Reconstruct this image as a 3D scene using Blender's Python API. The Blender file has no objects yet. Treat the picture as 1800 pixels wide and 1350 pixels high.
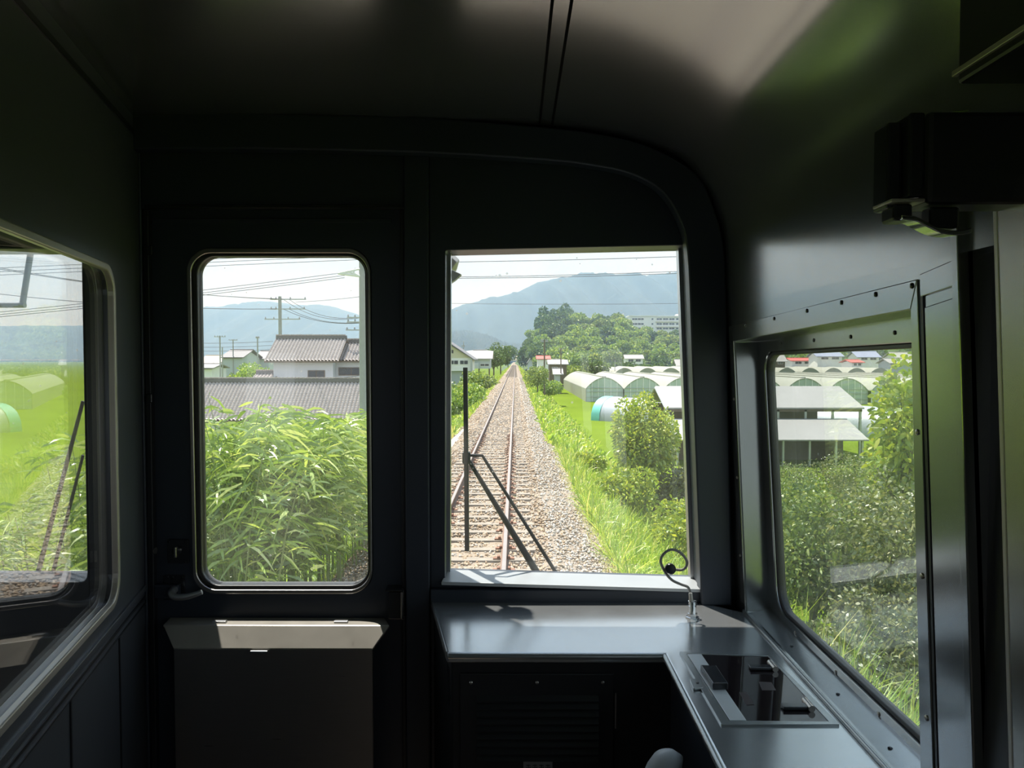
import bpy, bmesh, math, random
import numpy as np
from mathutils import Vector, Matrix

SC = bpy.context.scene
COL = SC.collection
random.seed(7)
RNG = np.random.default_rng(7)

# ------------------------------------------------------------------ camera, sky, sun, exposure
E = 2.85                    # eye height above the rail heads
FPX = 1330.0                # focal length in pixels of the 1800 x 1350 frame
PITCH, YAW = math.atan(43 / FPX), math.atan(6 / FPX)
cam_data = bpy.data.cameras.new('camera')
cam_data.sensor_width = 36.0
cam_data.lens = FPX / 1800 * 36.0
cam_data.clip_start, cam_data.clip_end = 0.02, 12000
cam = bpy.data.objects.new('camera', cam_data)
COL.objects.link(cam)
cam.location = (0, 0, E)
cam.rotation_euler = (math.pi / 2 - PITCH, 0, YAW)
SC.camera = cam
CAM_M = cam.rotation_euler.to_matrix()

world = bpy.data.worlds.new('world')
SC.world = world
world.use_nodes = True
wn, wl = world.node_tree.nodes, world.node_tree.links
wn.clear()
w_out = wn.new('ShaderNodeOutputWorld')
w_bg = wn.new('ShaderNodeBackground')
w_tc = wn.new('ShaderNodeTexCoord')
w_sep = wn.new('ShaderNodeSeparateXYZ')
w_ramp = wn.new('ShaderNodeValToRGB')
w_ramp.color_ramp.elements[0].position = 0.0
w_ramp.color_ramp.elements[0].color = (0.90, 0.955, 1.0, 1)
w_ramp.color_ramp.elements[1].position = 1.0
w_ramp.color_ramp.elements[1].color = (0.44, 0.63, 0.95, 1)
_e = w_ramp.color_ramp.elements.new(0.22)
_e.color = (0.76, 0.89, 1.0, 1)
wl.new(w_tc.outputs['Generated'], w_sep.inputs[0])
wl.new(w_sep.outputs['Z'], w_ramp.inputs[0])
wl.new(w_ramp.outputs[0], w_bg.inputs[0])
w_bg.inputs[1].default_value = 1.0
wl.new(w_bg.outputs[0], w_out.inputs[0])

sun_data = bpy.data.lights.new('sun', 'SUN')
sun_data.energy = 9.0
sun_data.color = (1.0, 0.95, 0.86)
sun_data.angle = 0.012
sun = bpy.data.objects.new('sun', sun_data)
COL.objects.link(sun)
SUN_FROM = Vector((-0.20, 0.30, 0.89))
sun.rotation_euler = SUN_FROM.to_track_quat('Z', 'Y').to_euler()

SC.view_settings.view_transform = 'Standard'
SC.view_settings.look = 'None'
SC.view_settings.gamma = 1.0
SC.view_settings.use_curve_mapping = False
SC.view_settings.exposure = 0.4
SC.cycles.volume_bounces = 0


# ------------------------------------------------------------------ measuring helpers
def ray(px, py):
    return CAM_M @ Vector(((px - 900) / FPX, -(py - 675) / FPX, -1.0))


def PY(px, py, y):           # point of that sight line on the plane Y = y
    d = ray(px, py)
    t = y / d.y
    return Vector((d.x * t, y, E + d.z * t))


def PZ(px, py, z):           # ... on the level plane Z = z
    d = ray(px, py)
    t = (z - E) / d.z
    return Vector((d.x * t, d.y * t, z))


def FX(px, y=2.0):
    return PY(px, 632, y).x


def FZ(py, y=2.0):
    return PY(906, py, y).z


# ------------------------------------------------------------------ object helpers
def tag(o, label=None, cat=None, group=None, kind=None):
    if label: o['label'] = label
    if cat: o['category'] = cat
    if group: o['group'] = group
    if kind: o['kind'] = kind
    return o


def empty(name, loc=(0, 0, 0), rz=0.0, **kw):
    o = bpy.data.objects.new(name, None)
    o.empty_display_size = 0.1
    COL.objects.link(o)
    o.location = loc
    o.rotation_euler = (0, 0, rz)
    return tag(o, **kw)


def link(name, me, mat, parent=None, smooth=None, bevel=0.0, seg=2, **kw):
    o = bpy.data.objects.new(name, me)
    COL.objects.link(o)
    if mat is not None and len(me.materials) == 0:
        me.materials.append(mat)
    if smooth is not None:
        me.shade_smooth()
        if smooth < 3.1:
            me.set_sharp_from_angle(angle=smooth)
    if bevel:
        m = o.modifiers.new('bevel', 'BEVEL')
        m.width, m.segments, m.limit_method, m.angle_limit = bevel, seg, 'ANGLE', 0.6
        m.harden_normals = False
    if parent is not None:
        o.parent = parent
    return tag(o, **kw)


class MB:
    """collects vertices and faces; build() links them as one mesh object"""
    def __init__(self):
        self.v, self.f = [], []

    def add(self, vs, fs):
        n = len(self.v)
        self.v += [tuple(p) for p in vs]
        self.f += [tuple(i + n for i in f) for f in fs]
        return self

    def box(self, x0, x1, y0, y1, z0, z1, fn=None):
        vs = [(x, y, z) for z in (z0, z1) for (x, y) in ((x0, y0), (x1, y0), (x1, y1), (x0, y1))]
        if fn: vs = [fn(*p) for p in vs]
        return self.add(vs, [(3, 2, 1, 0), (4, 5, 6, 7), (0, 1, 5, 4), (1, 2, 6, 5), (2, 3, 7, 6), (3, 0, 4, 7)])

    def loft(self, a, b, closed=True, caps=True):
        """two matching loops joined by quads"""
        n = len(a)
        fs = [(i, (i + 1) % n, n + (i + 1) % n, n + i) for i in range(n if closed else n - 1)]
        if caps and closed:
            fs += [tuple(range(n - 1, -1, -1)), tuple(range(n, 2 * n))]
        return self.add(list(a) + list(b), fs)

    def prism(self, poly, fn, w0, w1):
        return self.loft([fn(u, v, w0) for u, v in poly], [fn(u, v, w1) for u, v in poly])

    def ring(self, outer, inner, fn, w0, w1):
        n = len(outer)
        vs = [fn(u, v, w) for w in (w0, w1) for loop in (outer, inner) for (u, v) in loop]
        fs = []
        for i in range(n):
            j = (i + 1) % n
            fs += [(i, j, n + j, n + i), (2 * n + j, 2 * n + i, 3 * n + i, 3 * n + j),
                   (n + i, n + j, 3 * n + j, 3 * n + i), (j, i, 2 * n + i, 2 * n + j)]
        return self.add(vs, fs)

    def tube(self, pts, r, n=10, caps=True):
        pts = [Vector(p) for p in pts]
        rs = r if isinstance(r, (list, tuple)) else [r] * len(pts)
        loops, up = [], None
        for i, p in enumerate(pts):
            d = (pts[min(i + 1, len(pts) - 1)] - pts[max(i - 1, 0)]).normalized()
            if up is None:
                up = Vector((0, 0, 1)) if abs(d.z) < 0.9 else Vector((1, 0, 0))
            s = d.cross(up).normalized()
            up = s.cross(d).normalized()
            loops.append([p + (s * math.cos(2 * math.pi * k / n) + up * math.sin(2 * math.pi * k / n)) * rs[i] for k in range(n)])
        b = len(self.v)
        vs = [q for l in loops for q in l]
        fs = [(i * n + k, i * n + (k + 1) % n, (i + 1) * n + (k + 1) % n, (i + 1) * n + k) for i in range(len(pts) - 1) for k in range(n)]
        if caps:
            m = (len(pts) - 1) * n
            fs += [tuple(range(n - 1, -1, -1)), tuple(range(m, m + n))]
        return self.add(vs, fs)

    def lathe(self, prof, n=20, origin=(0, 0, 0), axis=(0, 0, 1)):
        ax = Vector(axis).normalized()
        s = ax.cross(Vector((0, 1, 0)) if abs(ax.y) < 0.9 else Vector((1, 0, 0))).normalized()
        t = ax.cross(s)
        o = Vector(origin)
        vs = [o + ax * h + (s * math.cos(2 * math.pi * k / n) + t * math.sin(2 * math.pi * k / n)) * r for (r, h) in prof for k in range(n)]
        fs = [(i * n + k, i * n + (k + 1) % n, (i + 1) * n + (k + 1) % n, (i + 1) * n + k) for i in range(len(prof) - 1) for k in range(n)]
        m = (len(prof) - 1) * n
        fs += [tuple(range(n - 1, -1, -1)), tuple(range(m, m + n))]
        return self.add(vs, fs)

    def mesh(self, name):
        me = bpy.data.meshes.new(name)
        me.from_pydata(self.v, [], self.f)
        bm = bmesh.new()
        bm.from_mesh(me)
        bmesh.ops.recalc_face_normals(bm, faces=bm.faces)
        bm.to_mesh(me)
        bm.free()
        me.update()
        return me

    def build(self, name, mat, parent=None, **kw):
        return link(name, self.mesh(name), mat, parent, **kw)


def rquad(c, r, k=7):
    """closed loop round four corners (u,v) with the corners rounded"""
    pts, n = [], 4
    rr = r if isinstance(r, (list, tuple)) else [r] * 4
    for i in range(n):
        p = Vector(c[i]); a = (Vector(c[i - 1]) - p).normalized(); b = (Vector(c[(i + 1) % n]) - p).normalized()
        for s in range(k):
            t = s / (k - 1)
            # circular-looking arc by a cubic with 0.55 handles
            p0, p3 = p + a * rr[i], p + b * rr[i]
            p1, p2 = p + a * rr[i] * 0.45, p + b * rr[i] * 0.45
            q = p0 * (1 - t) ** 3 + p1 * 3 * t * (1 - t) ** 2 + p2 * 3 * t * t * (1 - t) + p3 * t ** 3
            pts.append((q.x, q.y))
    return pts


def rect(u0, u1, v0, v1):
    return [(u0, v1), (u1, v1), (u1, v0), (u0, v0)]


def spline(pts, per=6):
    """Catmull-Rom through points (tuples of any length)"""
    P = [np.array(p, float) for p in pts]
    P = [2 * P[0] - P[1]] + P + [2 * P[-1] - P[-2]]
    out = []
    for i in range(1, len(P) - 2):
        for s in range(per):
            t = s / per
            out.append(0.5 * ((2 * P[i]) + (P[i + 1] - P[i - 1]) * t + (2 * P[i - 1] - 5 * P[i] + 4 * P[i + 1] - P[i + 2]) * t * t
                              + (3 * P[i] - P[i - 1] - 3 * P[i + 1] + P[i + 2]) * t ** 3))
    out.append(P[-2])
    return [tuple(p) for p in out]


def np_mesh(name, verts, quads=None, tris=None, rnd=None):
    """mesh from arrays; rnd = one float per face, kept as the face attribute 'rnd'"""
    me = bpy.data.meshes.new(name)
    verts = np.asarray(verts, np.float32).reshape(-1, 3)
    q = np.zeros((0, 4), np.int32) if quads is None else np.asarray(quads, np.int32).reshape(-1, 4)
    t = np.zeros((0, 3), np.int32) if tris is None else np.asarray(tris, np.int32).reshape(-1, 3)
    me.vertices.add(len(verts))
    me.vertices.foreach_set('co', verts.ravel())
    loops = np.concatenate([q.ravel(), t.ravel()])
    tot = np.concatenate([np.full(len(q), 4, np.int32), np.full(len(t), 3, np.int32)])
    start = np.concatenate([[0], np.cumsum(tot)[:-1]]).astype(np.int32)
    me.loops.add(len(loops))
    me.loops.foreach_set('vertex_index', loops.astype(np.int32))
    me.polygons.add(len(tot))
    me.polygons.foreach_set('loop_start', start)
    me.polygons.foreach_set('loop_total', tot)
    me.update(calc_edges=True)
    if rnd is not None:
        a = me.attributes.new('rnd', 'FLOAT', 'FACE')
        a.data.foreach_set('value', np.asarray(rnd, np.float32).ravel())
    return me


def blades_mesh(name, base, direc, length, width, droop, prof=(0.35, 1.0, 0.75), rnd=None):
    """one folded strip per blade or leaf: 7 vertices, 2 quads and a tip"""
    base = np.asarray(base, float); n = len(base)
    d = np.asarray(direc, float); d /= np.linalg.norm(d, axis=1)[:, None] + 1e-9
    L = np.broadcast_to(length, (n,)).astype(float); W = np.broadcast_to(width, (n,)).astype(float)
    D = np.broadcast_to(droop, (n,)).astype(float)
    ref = np.stack([np.cos(RNG.uniform(0, 6.28, n)), np.sin(RNG.uniform(0, 6.28, n)), RNG.uniform(-.2, .2, n) + .0], 1)
    s = np.cross(d, ref); s /= np.linalg.norm(s, axis=1)[:, None] + 1e-9
    V = np.zeros((n, 7, 3))
    for k, t in enumerate((0.0, 0.4, 0.75)):
        c = base + d * (L * t)[:, None]
        c[:, 2] -= D * L * t * t
        V[:, 2 * k] = c - s * (W * prof[k] / 2)[:, None]
        V[:, 2 * k + 1] = c + s * (W * prof[k] / 2)[:, None]
    tip = base + d * L[:, None]
    tip[:, 2] -= D * L
    V[:, 6] = tip
    o = (np.arange(n) * 7)[:, None]
    quads = np.concatenate([o + np.array([0, 1, 3, 2]), o + np.array([2, 3, 5, 4])], 0)
    tris = o + np.array([4, 5, 6])
    if rnd is None: rnd = RNG.random(n)
    return np_mesh(name, V, quads, tris, np.concatenate([rnd, rnd, rnd]))


# ------------------------------------------------------------------ materials
def newmat(name):
    m = bpy.data.materials.new(name)
    m.use_nodes = True
    nt = m.node_tree
    nt.nodes.clear()
    out = nt.nodes.new('ShaderNodeOutputMaterial')
    return m, nt, out


def pmat(name, col, rough=0.5, metal=0.0, var=0.12, scale=6.0, bump=0.0, bscale=80.0, stretch=None, spec=0.5, coat=0.0, rvar=0.0):
    m, nt, out = newmat(name)
    N, L = nt.nodes, nt.links
    b = N.new('ShaderNodeBsdfPrincipled')
    tc = N.new('ShaderNodeTexCoord')
    mp = N.new('ShaderNodeMapping')
    if stretch: mp.inputs['Scale'].default_value = stretch
    L.new(tc.outputs['Object'], mp.inputs[0])
    nz = N.new('ShaderNodeTexNoise')
    nz.inputs['Scale'].default_value = scale
    nz.inputs['Detail'].default_value = 5
    L.new(mp.outputs[0], nz.inputs['Vector'])
    mix = N.new('ShaderNodeMix'); mix.data_type = 'RGBA'
    mix.inputs[6].default_value = (*[c * (1 - var) for c in col], 1)
    mix.inputs[7].default_value = (*[min(1, c * (1 + var)) for c in col], 1)
    L.new(nz.outputs[0], mix.inputs[0])
    L.new(mix.outputs[2], b.inputs['Base Color'])
    b.inputs['Roughness'].default_value = rough
    b.inputs['Metallic'].default_value = metal
    b.inputs['Specular IOR Level'].default_value = spec
    b.inputs['Coat Weight'].default_value = coat
    if rvar:
        mr = N.new('ShaderNodeMapRange')
        mr.inputs[3].default_value, mr.inputs[4].default_value = rough - rvar, rough + rvar
        L.new(nz.outputs[0], mr.inputs[0]); L.new(mr.outputs[0], b.inputs['Roughness'])
    if bump:
        n2 = N.new('ShaderNodeTexNoise'); n2.inputs['Scale'].default_value = bscale; n2.inputs['Detail'].default_value = 4
        L.new(mp.outputs[0], n2.inputs['Vector'])
        bp = N.new('ShaderNodeBump'); bp.inputs['Strength'].default_value = bump; bp.inputs['Distance'].default_value = 0.01
        L.new(n2.outputs[0], bp.inputs['Height']); L.new(bp.outputs[0], b.inputs['Normal'])
    L.new(b.outputs[0], out.inputs[0])
    return m


def leafmat(name, stops, trans=0.38, rough=0.45, gloss=0.06):
    """thin leaf: diffuse + light through it + a little sheen; colour differs from leaf to leaf"""
    m, nt, out = newmat(name)
    N, L = nt.nodes, nt.links
    at = N.new('ShaderNodeAttribute'); at.attribute_name = 'rnd'
    rp = N.new('ShaderNodeValToRGB')
    els = rp.color_ramp.elements
    for i, (p, c) in enumerate(stops):
        e = els[i] if i < 2 else els.new(p)
        e.position, e.color = p, (*c, 1)
    L.new(at.outputs['Fac'], rp.inputs[0])
    d = N.new('ShaderNodeBsdfDiffuse'); t = N.new('ShaderNodeBsdfTranslucent'); g = N.new('ShaderNodeBsdfGlossy')
    g.inputs['Roughness'].default_value = rough
    L.new(rp.outputs[0], d.inputs[0])
    br = N.new('ShaderNodeMix'); br.data_type = 'RGBA'; br.blend_type = 'MULTIPLY'; br.inputs[0].default_value = 1
    br.inputs[7].default_value = (1.25, 1.2, 0.6, 1)
    L.new(rp.outputs[0], br.inputs[6]); L.new(br.outputs[2], t.inputs[0])
    m1 = N.new('ShaderNodeMixShader'); m1.inputs[0].default_value = trans
    L.new(d.outputs[0], m1.inputs[1]); L.new(t.outputs[0], m1.inputs[2])
    m2 = N.new('ShaderNodeMixShader'); m2.inputs[0].default_value = gloss
    L.new(m1.outputs[0], m2.inputs[1]); L.new(g.outputs[0], m2.inputs[2])
    L.new(m2.outputs[0], out.inputs[0])
    return m


def attrmat(name, stops, rough=0.85):
    m, nt, out = newmat(name)
    N, L = nt.nodes, nt.links
    at = N.new('ShaderNodeAttribute'); at.attribute_name = 'rnd'
    rp = N.new('ShaderNodeValToRGB')
    els = rp.color_ramp.elements
    for i, (p, c) in enumerate(stops):
        e = els[i] if i < 2 else els.new(p)
        e.position, e.color = p, (*c, 1)
    b = N.new('ShaderNodeBsdfPrincipled'); b.inputs['Roughness'].default_value = rough
    L.new(at.outputs['Fac'], rp.inputs[0]); L.new(rp.outputs[0], b.inputs['Base Color'])
    L.new(b.outputs[0], out.inputs[0])
    return m


def glassmat(name, ior=1.5, tint=(0.96, 0.98, 0.97), dirt=0.03, specks=0.5, film=0.0):
    """thin clear pane: light goes straight through, the rest mirrors by Fresnel; dust and dried specks lie on it"""
    m, nt, out = newmat(name)
    N, L = nt.nodes, nt.links
    tr = N.new('ShaderNodeBsdfTransparent'); tr.inputs[0].default_value = (*tint, 1)
    gl = N.new('ShaderNodeBsdfGlossy'); gl.inputs['Roughness'].default_value = 0.0
    fr = N.new('ShaderNodeFresnel'); fr.inputs[0].default_value = ior
    mx = N.new('ShaderNodeMixShader')
    # a thin pane: the light leaving it meets the same Fresnel share as the light entering it
    ge = N.new('ShaderNodeNewGeometry')
    io = N.new('ShaderNodeMapRange'); io.inputs[3].default_value = ior; io.inputs[4].default_value = 1.0 / ior
    L.new(ge.outputs['Backfacing'], io.inputs[0]); L.new(io.outputs[0], fr.inputs[0])
    L.new(fr.outputs[0], mx.inputs[0]); L.new(tr.outputs[0], mx.inputs[1]); L.new(gl.outputs[0], mx.inputs[2])
    # dust: faint even veil with cloudy patches, and small dried specks
    tc = N.new('ShaderNodeTexCoord')
    n1 = N.new('ShaderNodeTexNoise'); n1.inputs['Scale'].default_value = 5; n1.inputs['Detail'].default_value = 6
    L.new(tc.outputs['Object'], n1.inputs['Vector'])
    r1 = N.new('ShaderNodeMapRange'); r1.inputs[1].default_value = 0.35; r1.inputs[2].default_value = 0.75
    r1.inputs[3].default_value = dirt * 0.5; r1.inputs[4].default_value = dirt * 1.6
    L.new(n1.outputs[0], r1.inputs[0])
    vo = N.new('ShaderNodeTexVoronoi'); vo.inputs['Scale'].default_value = 42
    L.new(tc.outputs['Object'], vo.inputs['Vector'])
    n2 = N.new('ShaderNodeTexNoise'); n2.inputs['Scale'].default_value = 22
    L.new(tc.outputs['Object'], n2.inputs['Vector'])
    th = N.new('ShaderNodeMapRange'); th.inputs[1].default_value = 0.56; th.inputs[2].default_value = 0.74
    th.inputs[3].default_value = 0.0; th.inputs[4].default_value = 0.20
    L.new(n2.outputs[0], th.inputs[0])
    lt = N.new('ShaderNodeMath'); lt.operation = 'LESS_THAN'
    L.new(vo.outputs['Distance'], lt.inputs[0]); L.new(th.outputs[0], lt.inputs[1])
    sp = N.new('ShaderNodeMath'); sp.operation = 'MULTIPLY'; sp.inputs[1].default_value = specks
    L.new(lt.outputs[0], sp.inputs[0])
    ad = N.new('ShaderNodeMath'); ad.operation = 'ADD'; ad.use_clamp = True
    L.new(r1.outputs[0], ad.inputs[0]); L.new(sp.outputs[0], ad.inputs[1])
    df = N.new('ShaderNodeBsdfDiffuse'); df.inputs[0].default_value = (0.62, 0.60, 0.55, 1)
    tl = N.new('ShaderNodeBsdfTranslucent'); tl.inputs[0].default_value = (0.62, 0.60, 0.55, 1)
    dm = N.new('ShaderNodeMixShader'); dm.inputs[0].default_value = 0.6
    L.new(df.outputs[0], dm.inputs[1]); L.new(tl.outputs[0], dm.inputs[2])
    m2 = N.new('ShaderNodeMixShader')
    L.new(ad.outputs[0], m2.inputs[0]); L.new(mx.outputs[0], m2.inputs[1]); L.new(dm.outputs[0], m2.inputs[2])
    L.new(m2.outputs[0], out.inputs[0])
    return m


M = {}
M['paint'] = pmat('grey_green_paint', (0.31, 0.33, 0.335), 0.18, 0.88, 0.04, 3)
M['ceil'] = M['paint']
M['seam'] = pmat('seam_matte_black', (0.006, 0.006, 0.007), 0.95, 0.0, 0.1, 8, spec=0.05)  # matte black of the ceiling joint strips
M['front'] = pmat('front_wall_paint', (0.028, 0.035, 0.048), 0.40, 0.1, 0.06, 3)
M['partition'] = pmat('partition_paint', (0.11, 0.12, 0.135), 0.30, 0.5, 0.05, 3)
M['black'] = pmat('black_paint', (0.012, 0.013, 0.015), 0.4, 0.0, 0.15, 8)
M['blackgloss'] = pmat('black_lacquer', (0.016, 0.018, 0.021), 0.22, 0.0, 0.15, 8, spec=0.6)
M['rubber'] = pmat('rubber', (0.03, 0.03, 0.03), 0.45, 0.0, 0.2, 20)
M['steel'] = pmat('stainless_steel', (0.42, 0.395, 0.365), 0.30, 0.95, 0.08, 12, stretch=(1, 1, 25), rvar=0.06)
M['steelflat'] = pmat('worn_steel_plate', (0.40, 0.375, 0.33), 0.38, 0.5, 0.12, 14, rvar=0.07)
M['pillar'] = pmat('polished_pillar_steel', (0.46, 0.45, 0.41), 0.24, 0.95, 0.06, 3)
M['alu'] = pmat('aluminium', (0.55, 0.56, 0.56), 0.28, 0.9, 0.06, 20)
M['chrome'] = pmat('chrome', (0.8, 0.8, 0.8), 0.08, 1.0, 0.02, 20)
M['desk'] = pmat('desk_top_paint', (0.52, 0.54, 0.55), 0.20, 0.8, 0.08, 9, rvar=0.06)
M['sill'] = pmat('sill_paint', (0.42, 0.44, 0.45), 0.4, 0.2, 0.08, 9)
M['desklip'] = pmat('desk_lip', (0.34, 0.36, 0.36), 0.26, 0.7, 0.1, 20)
M['silverstrip'] = pmat('silver_strip', (0.62, 0.64, 0.64), 0.35, 0.25, 0.05, 20)
M['grip'] = pmat('pale_grey_grip', (0.50, 0.53, 0.56), 0.42, 0.0, 0.08, 20)
M['cable'] = pmat('grey_cable', (0.16, 0.155, 0.14), 0.5, 0.0, 0.15, 40)
M['greyplastic'] = pmat('grey_plastic', (0.30, 0.32, 0.34), 0.45, 0.0, 0.1, 20)
M['floor'] = pmat('floor_vinyl', (0.30, 0.215, 0.16), 0.5, 0.0, 0.15, 15)
M['plate'] = pmat('name_plate', (0.25, 0.25, 0.25), 0.5, 0.2, 0.1, 30)
M['lidglass'] = pmat('dark_tinted_pane', (0.016, 0.012, 0.013), 0.04, 0.0, 0.1, 8, spec=0.8)
M['glass'] = glassmat('windscreen_glass', dirt=0.045, specks=0.4, tint=(.975, .98, .98))
M['glass_side'] = glassmat('side_glass', dirt=0.07, specks=0.2, tint=(0.92, 0.94, 0.92))
M['glass_part'] = glassmat('partition_glass', dirt=0.015, specks=0.08, tint=(.97, .975, .975))

# ================================================================== the cab
FLOOR = E - 1.65


def ff(u, v, w): return (u, w, v)          # front plane: u = X, v = Z, w = Y


# ceiling and cove: profile (X, Z above the eye), mirrored about the middle of the car
MID = -0.73
half = [(.585, -.65), (.55, 0), (.546, .15), (.538, .304), (.517, .386), (.48, .46), (.427, .514), (.337, .556),
        (.232, .582), (.081, .602), (-.24, .618), (-.55, .626), (-.73, .628)]
prof = spline(half, 6)
prof_ceil = [p for p in prof if p[1] >= 0.13]
full = prof_ceil + [(2 * MID - x, z) for x, z in reversed(prof_ceil[:-1])]


def xr(zrel):                               # inner face of the right-hand side wall: flat, leaning outwards to the floor
    if zrel > .16: return .5457 - (zrel - .16) * .054
    return .5457 + (.16 - zrel) * .049


def shell(loop, y0, y1, th):
    out = []
    for i, p in enumerate(loop):
        a, b = Vector(loop[max(i - 1, 0)]), Vector(loop[min(i + 1, len(loop) - 1)])
        d = (b - a).normalized()
        nrm = Vector((d.y, -d.x))
        if nrm.dot(Vector(p) - Vector((MID, 0.0))) < 0: nrm = -nrm
        out.append((p[0] + nrm.x * th, p[1] + nrm.y * th))
    mb = MB()
    n = len(loop)
    vs = [(x, y, E + z) for y in (y0, y1) for lp in (loop, out) for x, z in lp]
    fs = []
    for i in range(n - 1):
        fs += [(i, i + 1, 2 * n + i + 1, 2 * n + i), (n + i, 3 * n + i, 3 * n + i + 1, n + i + 1),
               (i, n + i, n + i + 1, i + 1), (2 * n + i, 2 * n + i + 1, 3 * n + i + 1, 3 * n + i)]
    fs += [(0, 2 * n, 3 * n, n), (n - 1, 2 * n - 1, 4 * n - 1, 3 * n - 1)]
    return mb.add(vs, fs)


ceiling = shell(full, -5.0, 2.16, .05).build('ceiling', M['ceil'], smooth=0.6, kind='structure')
# two thin joint strips of the ceiling seam
for xs in (.062, .094):
    zc = float(np.interp(xs, [p[0] for p in reversed(prof_ceil)], [p[1] for p in reversed(prof_ceil)]))
    MB().box(xs - .0028, xs + .0028, -4.9, 1.96, E + zc - .0015, E + zc + .004).build('seam', M['seam'], ceiling)

floor = MB().box(2 * MID - .70, .70, -5.05, 2.16, FLOOR - .06, FLOOR).build('floor', M['floor'], kind='structure')
MB().box(2 * MID - .70, .70, -5.10, -5.0, FLOOR, E + .70).build('wall_rear', M['partition'], kind='structure')

# ---- front wall
wall_front = empty('wall_front', (0, 2.0, FLOOR), kind='structure')


def fpart(mb, name, mat, parent=wall_front, **kw):
    o = mb.build(name, mat, parent, **kw)
    o.matrix_parent_inverse = Matrix.Translation(-parent.location) if parent.type == 'EMPTY' else Matrix.Identity(4)
    return o


WY0, WY1 = 2.0, 2.11
TOPZ = E + .66
ws_in = [PY(783, 440, WY0), PY(1207, 431, WY0), PY(1229, 1031, WY0), PY(782, 1018, WY0)]
ws_quad = [(p.x, p.z) for p in ws_in]
fpart(MB().ring(rquad(rect(FX(755), .66, FLOOR, TOPZ), .002), rquad(ws_quad, .006), ff, WY0, WY1), 'windscreen_panel', M['front'], bevel=.003)
fpart(MB().box(FX(712), FX(755), 1.988, WY1, FLOOR, TOPZ), 'pillar', M['front'], bevel=.004)
fpart(MB().box(FX(252), FX(712), WY0, WY1, FZ(366), TOPZ), 'door_header', M['front'], bevel=.003)
fpart(MB().box(FX(150), FX(252), WY0, WY1, FLOOR, TOPZ), 'pillar', M['front'], bevel=.003)
ZT, ZB = FZ(437), FZ(1024)
lw = rect(2 * MID - .44, FX(146), ZB, ZT)
fpart(MB().ring(rquad(rect(2 * MID - .66, FX(150), FLOOR, TOPZ), .002), rquad(lw, .02), ff, WY0, WY1), 'windscreen_panel', M['front'], bevel=.003)
# raised bright drip strip over the door
fpart(MB().box(FX(262), FX(706), 1.985, 2.0, FZ(368), FZ(361)), 'drip_strip', M['blackgloss'], bevel=.002)

# arched trim that frames the end wall, following the ceiling
outer_px = [(190, 206), (350, 206), (500, 209), (745, 215), (960, 232), (1060, 245), (1130, 262), (1190, 290), (1225, 325), (1250, 375),
            (1264, 430), (1268, 500), (1271, 640), (1274, 800), (1279, 1065)]
inner_px = [(190, 262), (350, 261), (500, 262), (745, 268), (960, 281), (1050, 292), (1105, 304), (1150, 326), (1178, 355), (1200, 400),
            (1208, 440), (1212, 500), (1217, 640), (1223, 800), (1233, 1065)]
TY = 1.955
oo = spline([tuple((PY(x, y, TY).x + .012 * (1 if x > 1200 else 0), PY(x, y, TY).z + (.012 if x < 1250 else 0))) for x, y in outer_px], 5)
ii = spline([tuple((PY(x, y, TY).x, PY(x, y, TY).z)) for x, y in inner_px], 5)
mb = MB()
n = len(oo)
vs = [(x, y, z) for y in (TY, 2.0) for lp in (oo, ii) for x, z in lp]
fs = []
for i in range(n - 1):
    fs += [(i, i + 1, n + i + 1, n + i), (2 * n + i, 3 * n + i, 3 * n + i + 1, 2 * n + i + 1),
           (n + i, n + i + 1, 3 * n + i + 1, 3 * n + i), (i, 2 * n + i, 2 * n + i + 1, i + 1)]
fs += [(0, n, 3 * n, 2 * n), (n - 1, 3 * n - 1, 4 * n - 1, 2 * n - 1)]
fpart(mb.add(vs, fs), 'arched_trim', M['front'], smooth=0.6, bevel=.004)
# lower rail in front of the sill, and the projecting sill ledge
fpart(MB().box(FX(757), FX(1272), 1.975, 2.0, FZ(1066, 1.975), FZ(1037, 1.975)), 'sill_rail', M['front'], bevel=.003)
la, ra = ws_in[3], ws_in[2]
fpart(MB().add([(la.x - .006, 1.966, la.z + .003), (ra.x + .012, 1.966, ra.z + .003), (ra.x, 2.078, ra.z + .004), (la.x, 2.078, la.z + .004),
                (la.x - .006, 1.966, la.z - .006), (ra.x + .012, 1.966, ra.z - .006), (ra.x, 2.078, ra.z - .006), (la.x, 2.078, la.z - .006)],
               [(0, 1, 2, 3), (7, 6, 5, 4), (0, 4, 5, 1), (1, 5, 6, 2), (2, 6, 7, 3), (3, 7, 4, 0)]), 'sill', M['sill'], bevel=.0015)
for s in ('l', 'r'):
    a, b = (ws_quad[0], ws_quad[3]) if s == 'l' else (ws_quad[1], ws_quad[2])
    k = .009 if s == 'l' else -.009
    mbj = MB().loft([(a[0], 2.06, a[1]), (a[0] + k, 2.06, a[1]), (a[0] + k, 2.09, a[1]), (a[0], 2.09, a[1])],
                    [(b[0], 2.06, b[1]), (b[0] + k, 2.06, b[1]), (b[0] + k, 2.09, b[1]), (b[0], 2.09, b[1])])
    fpart(mbj, 'bead', M['alu'])

window_1 = MB().prism(rquad(ws_quad, .006), ff, 2.078, 2.084).build('window_1', M['glass'], kind='structure')
tag(window_1, label='large windscreen pane in front of the desk')
window_2 = MB().prism(rquad(lw, .02), ff, 2.078, 2.084).build('window_2', M['glass'], kind='structure')
tag(window_2, label='second windscreen pane beyond the glazed partition')

# ---- gangway door
DY = 2.025
door = empty('door_1', (FX(480), DY, FLOOR), kind='structure', label='dark gangway door with a tall rounded window')


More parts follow.
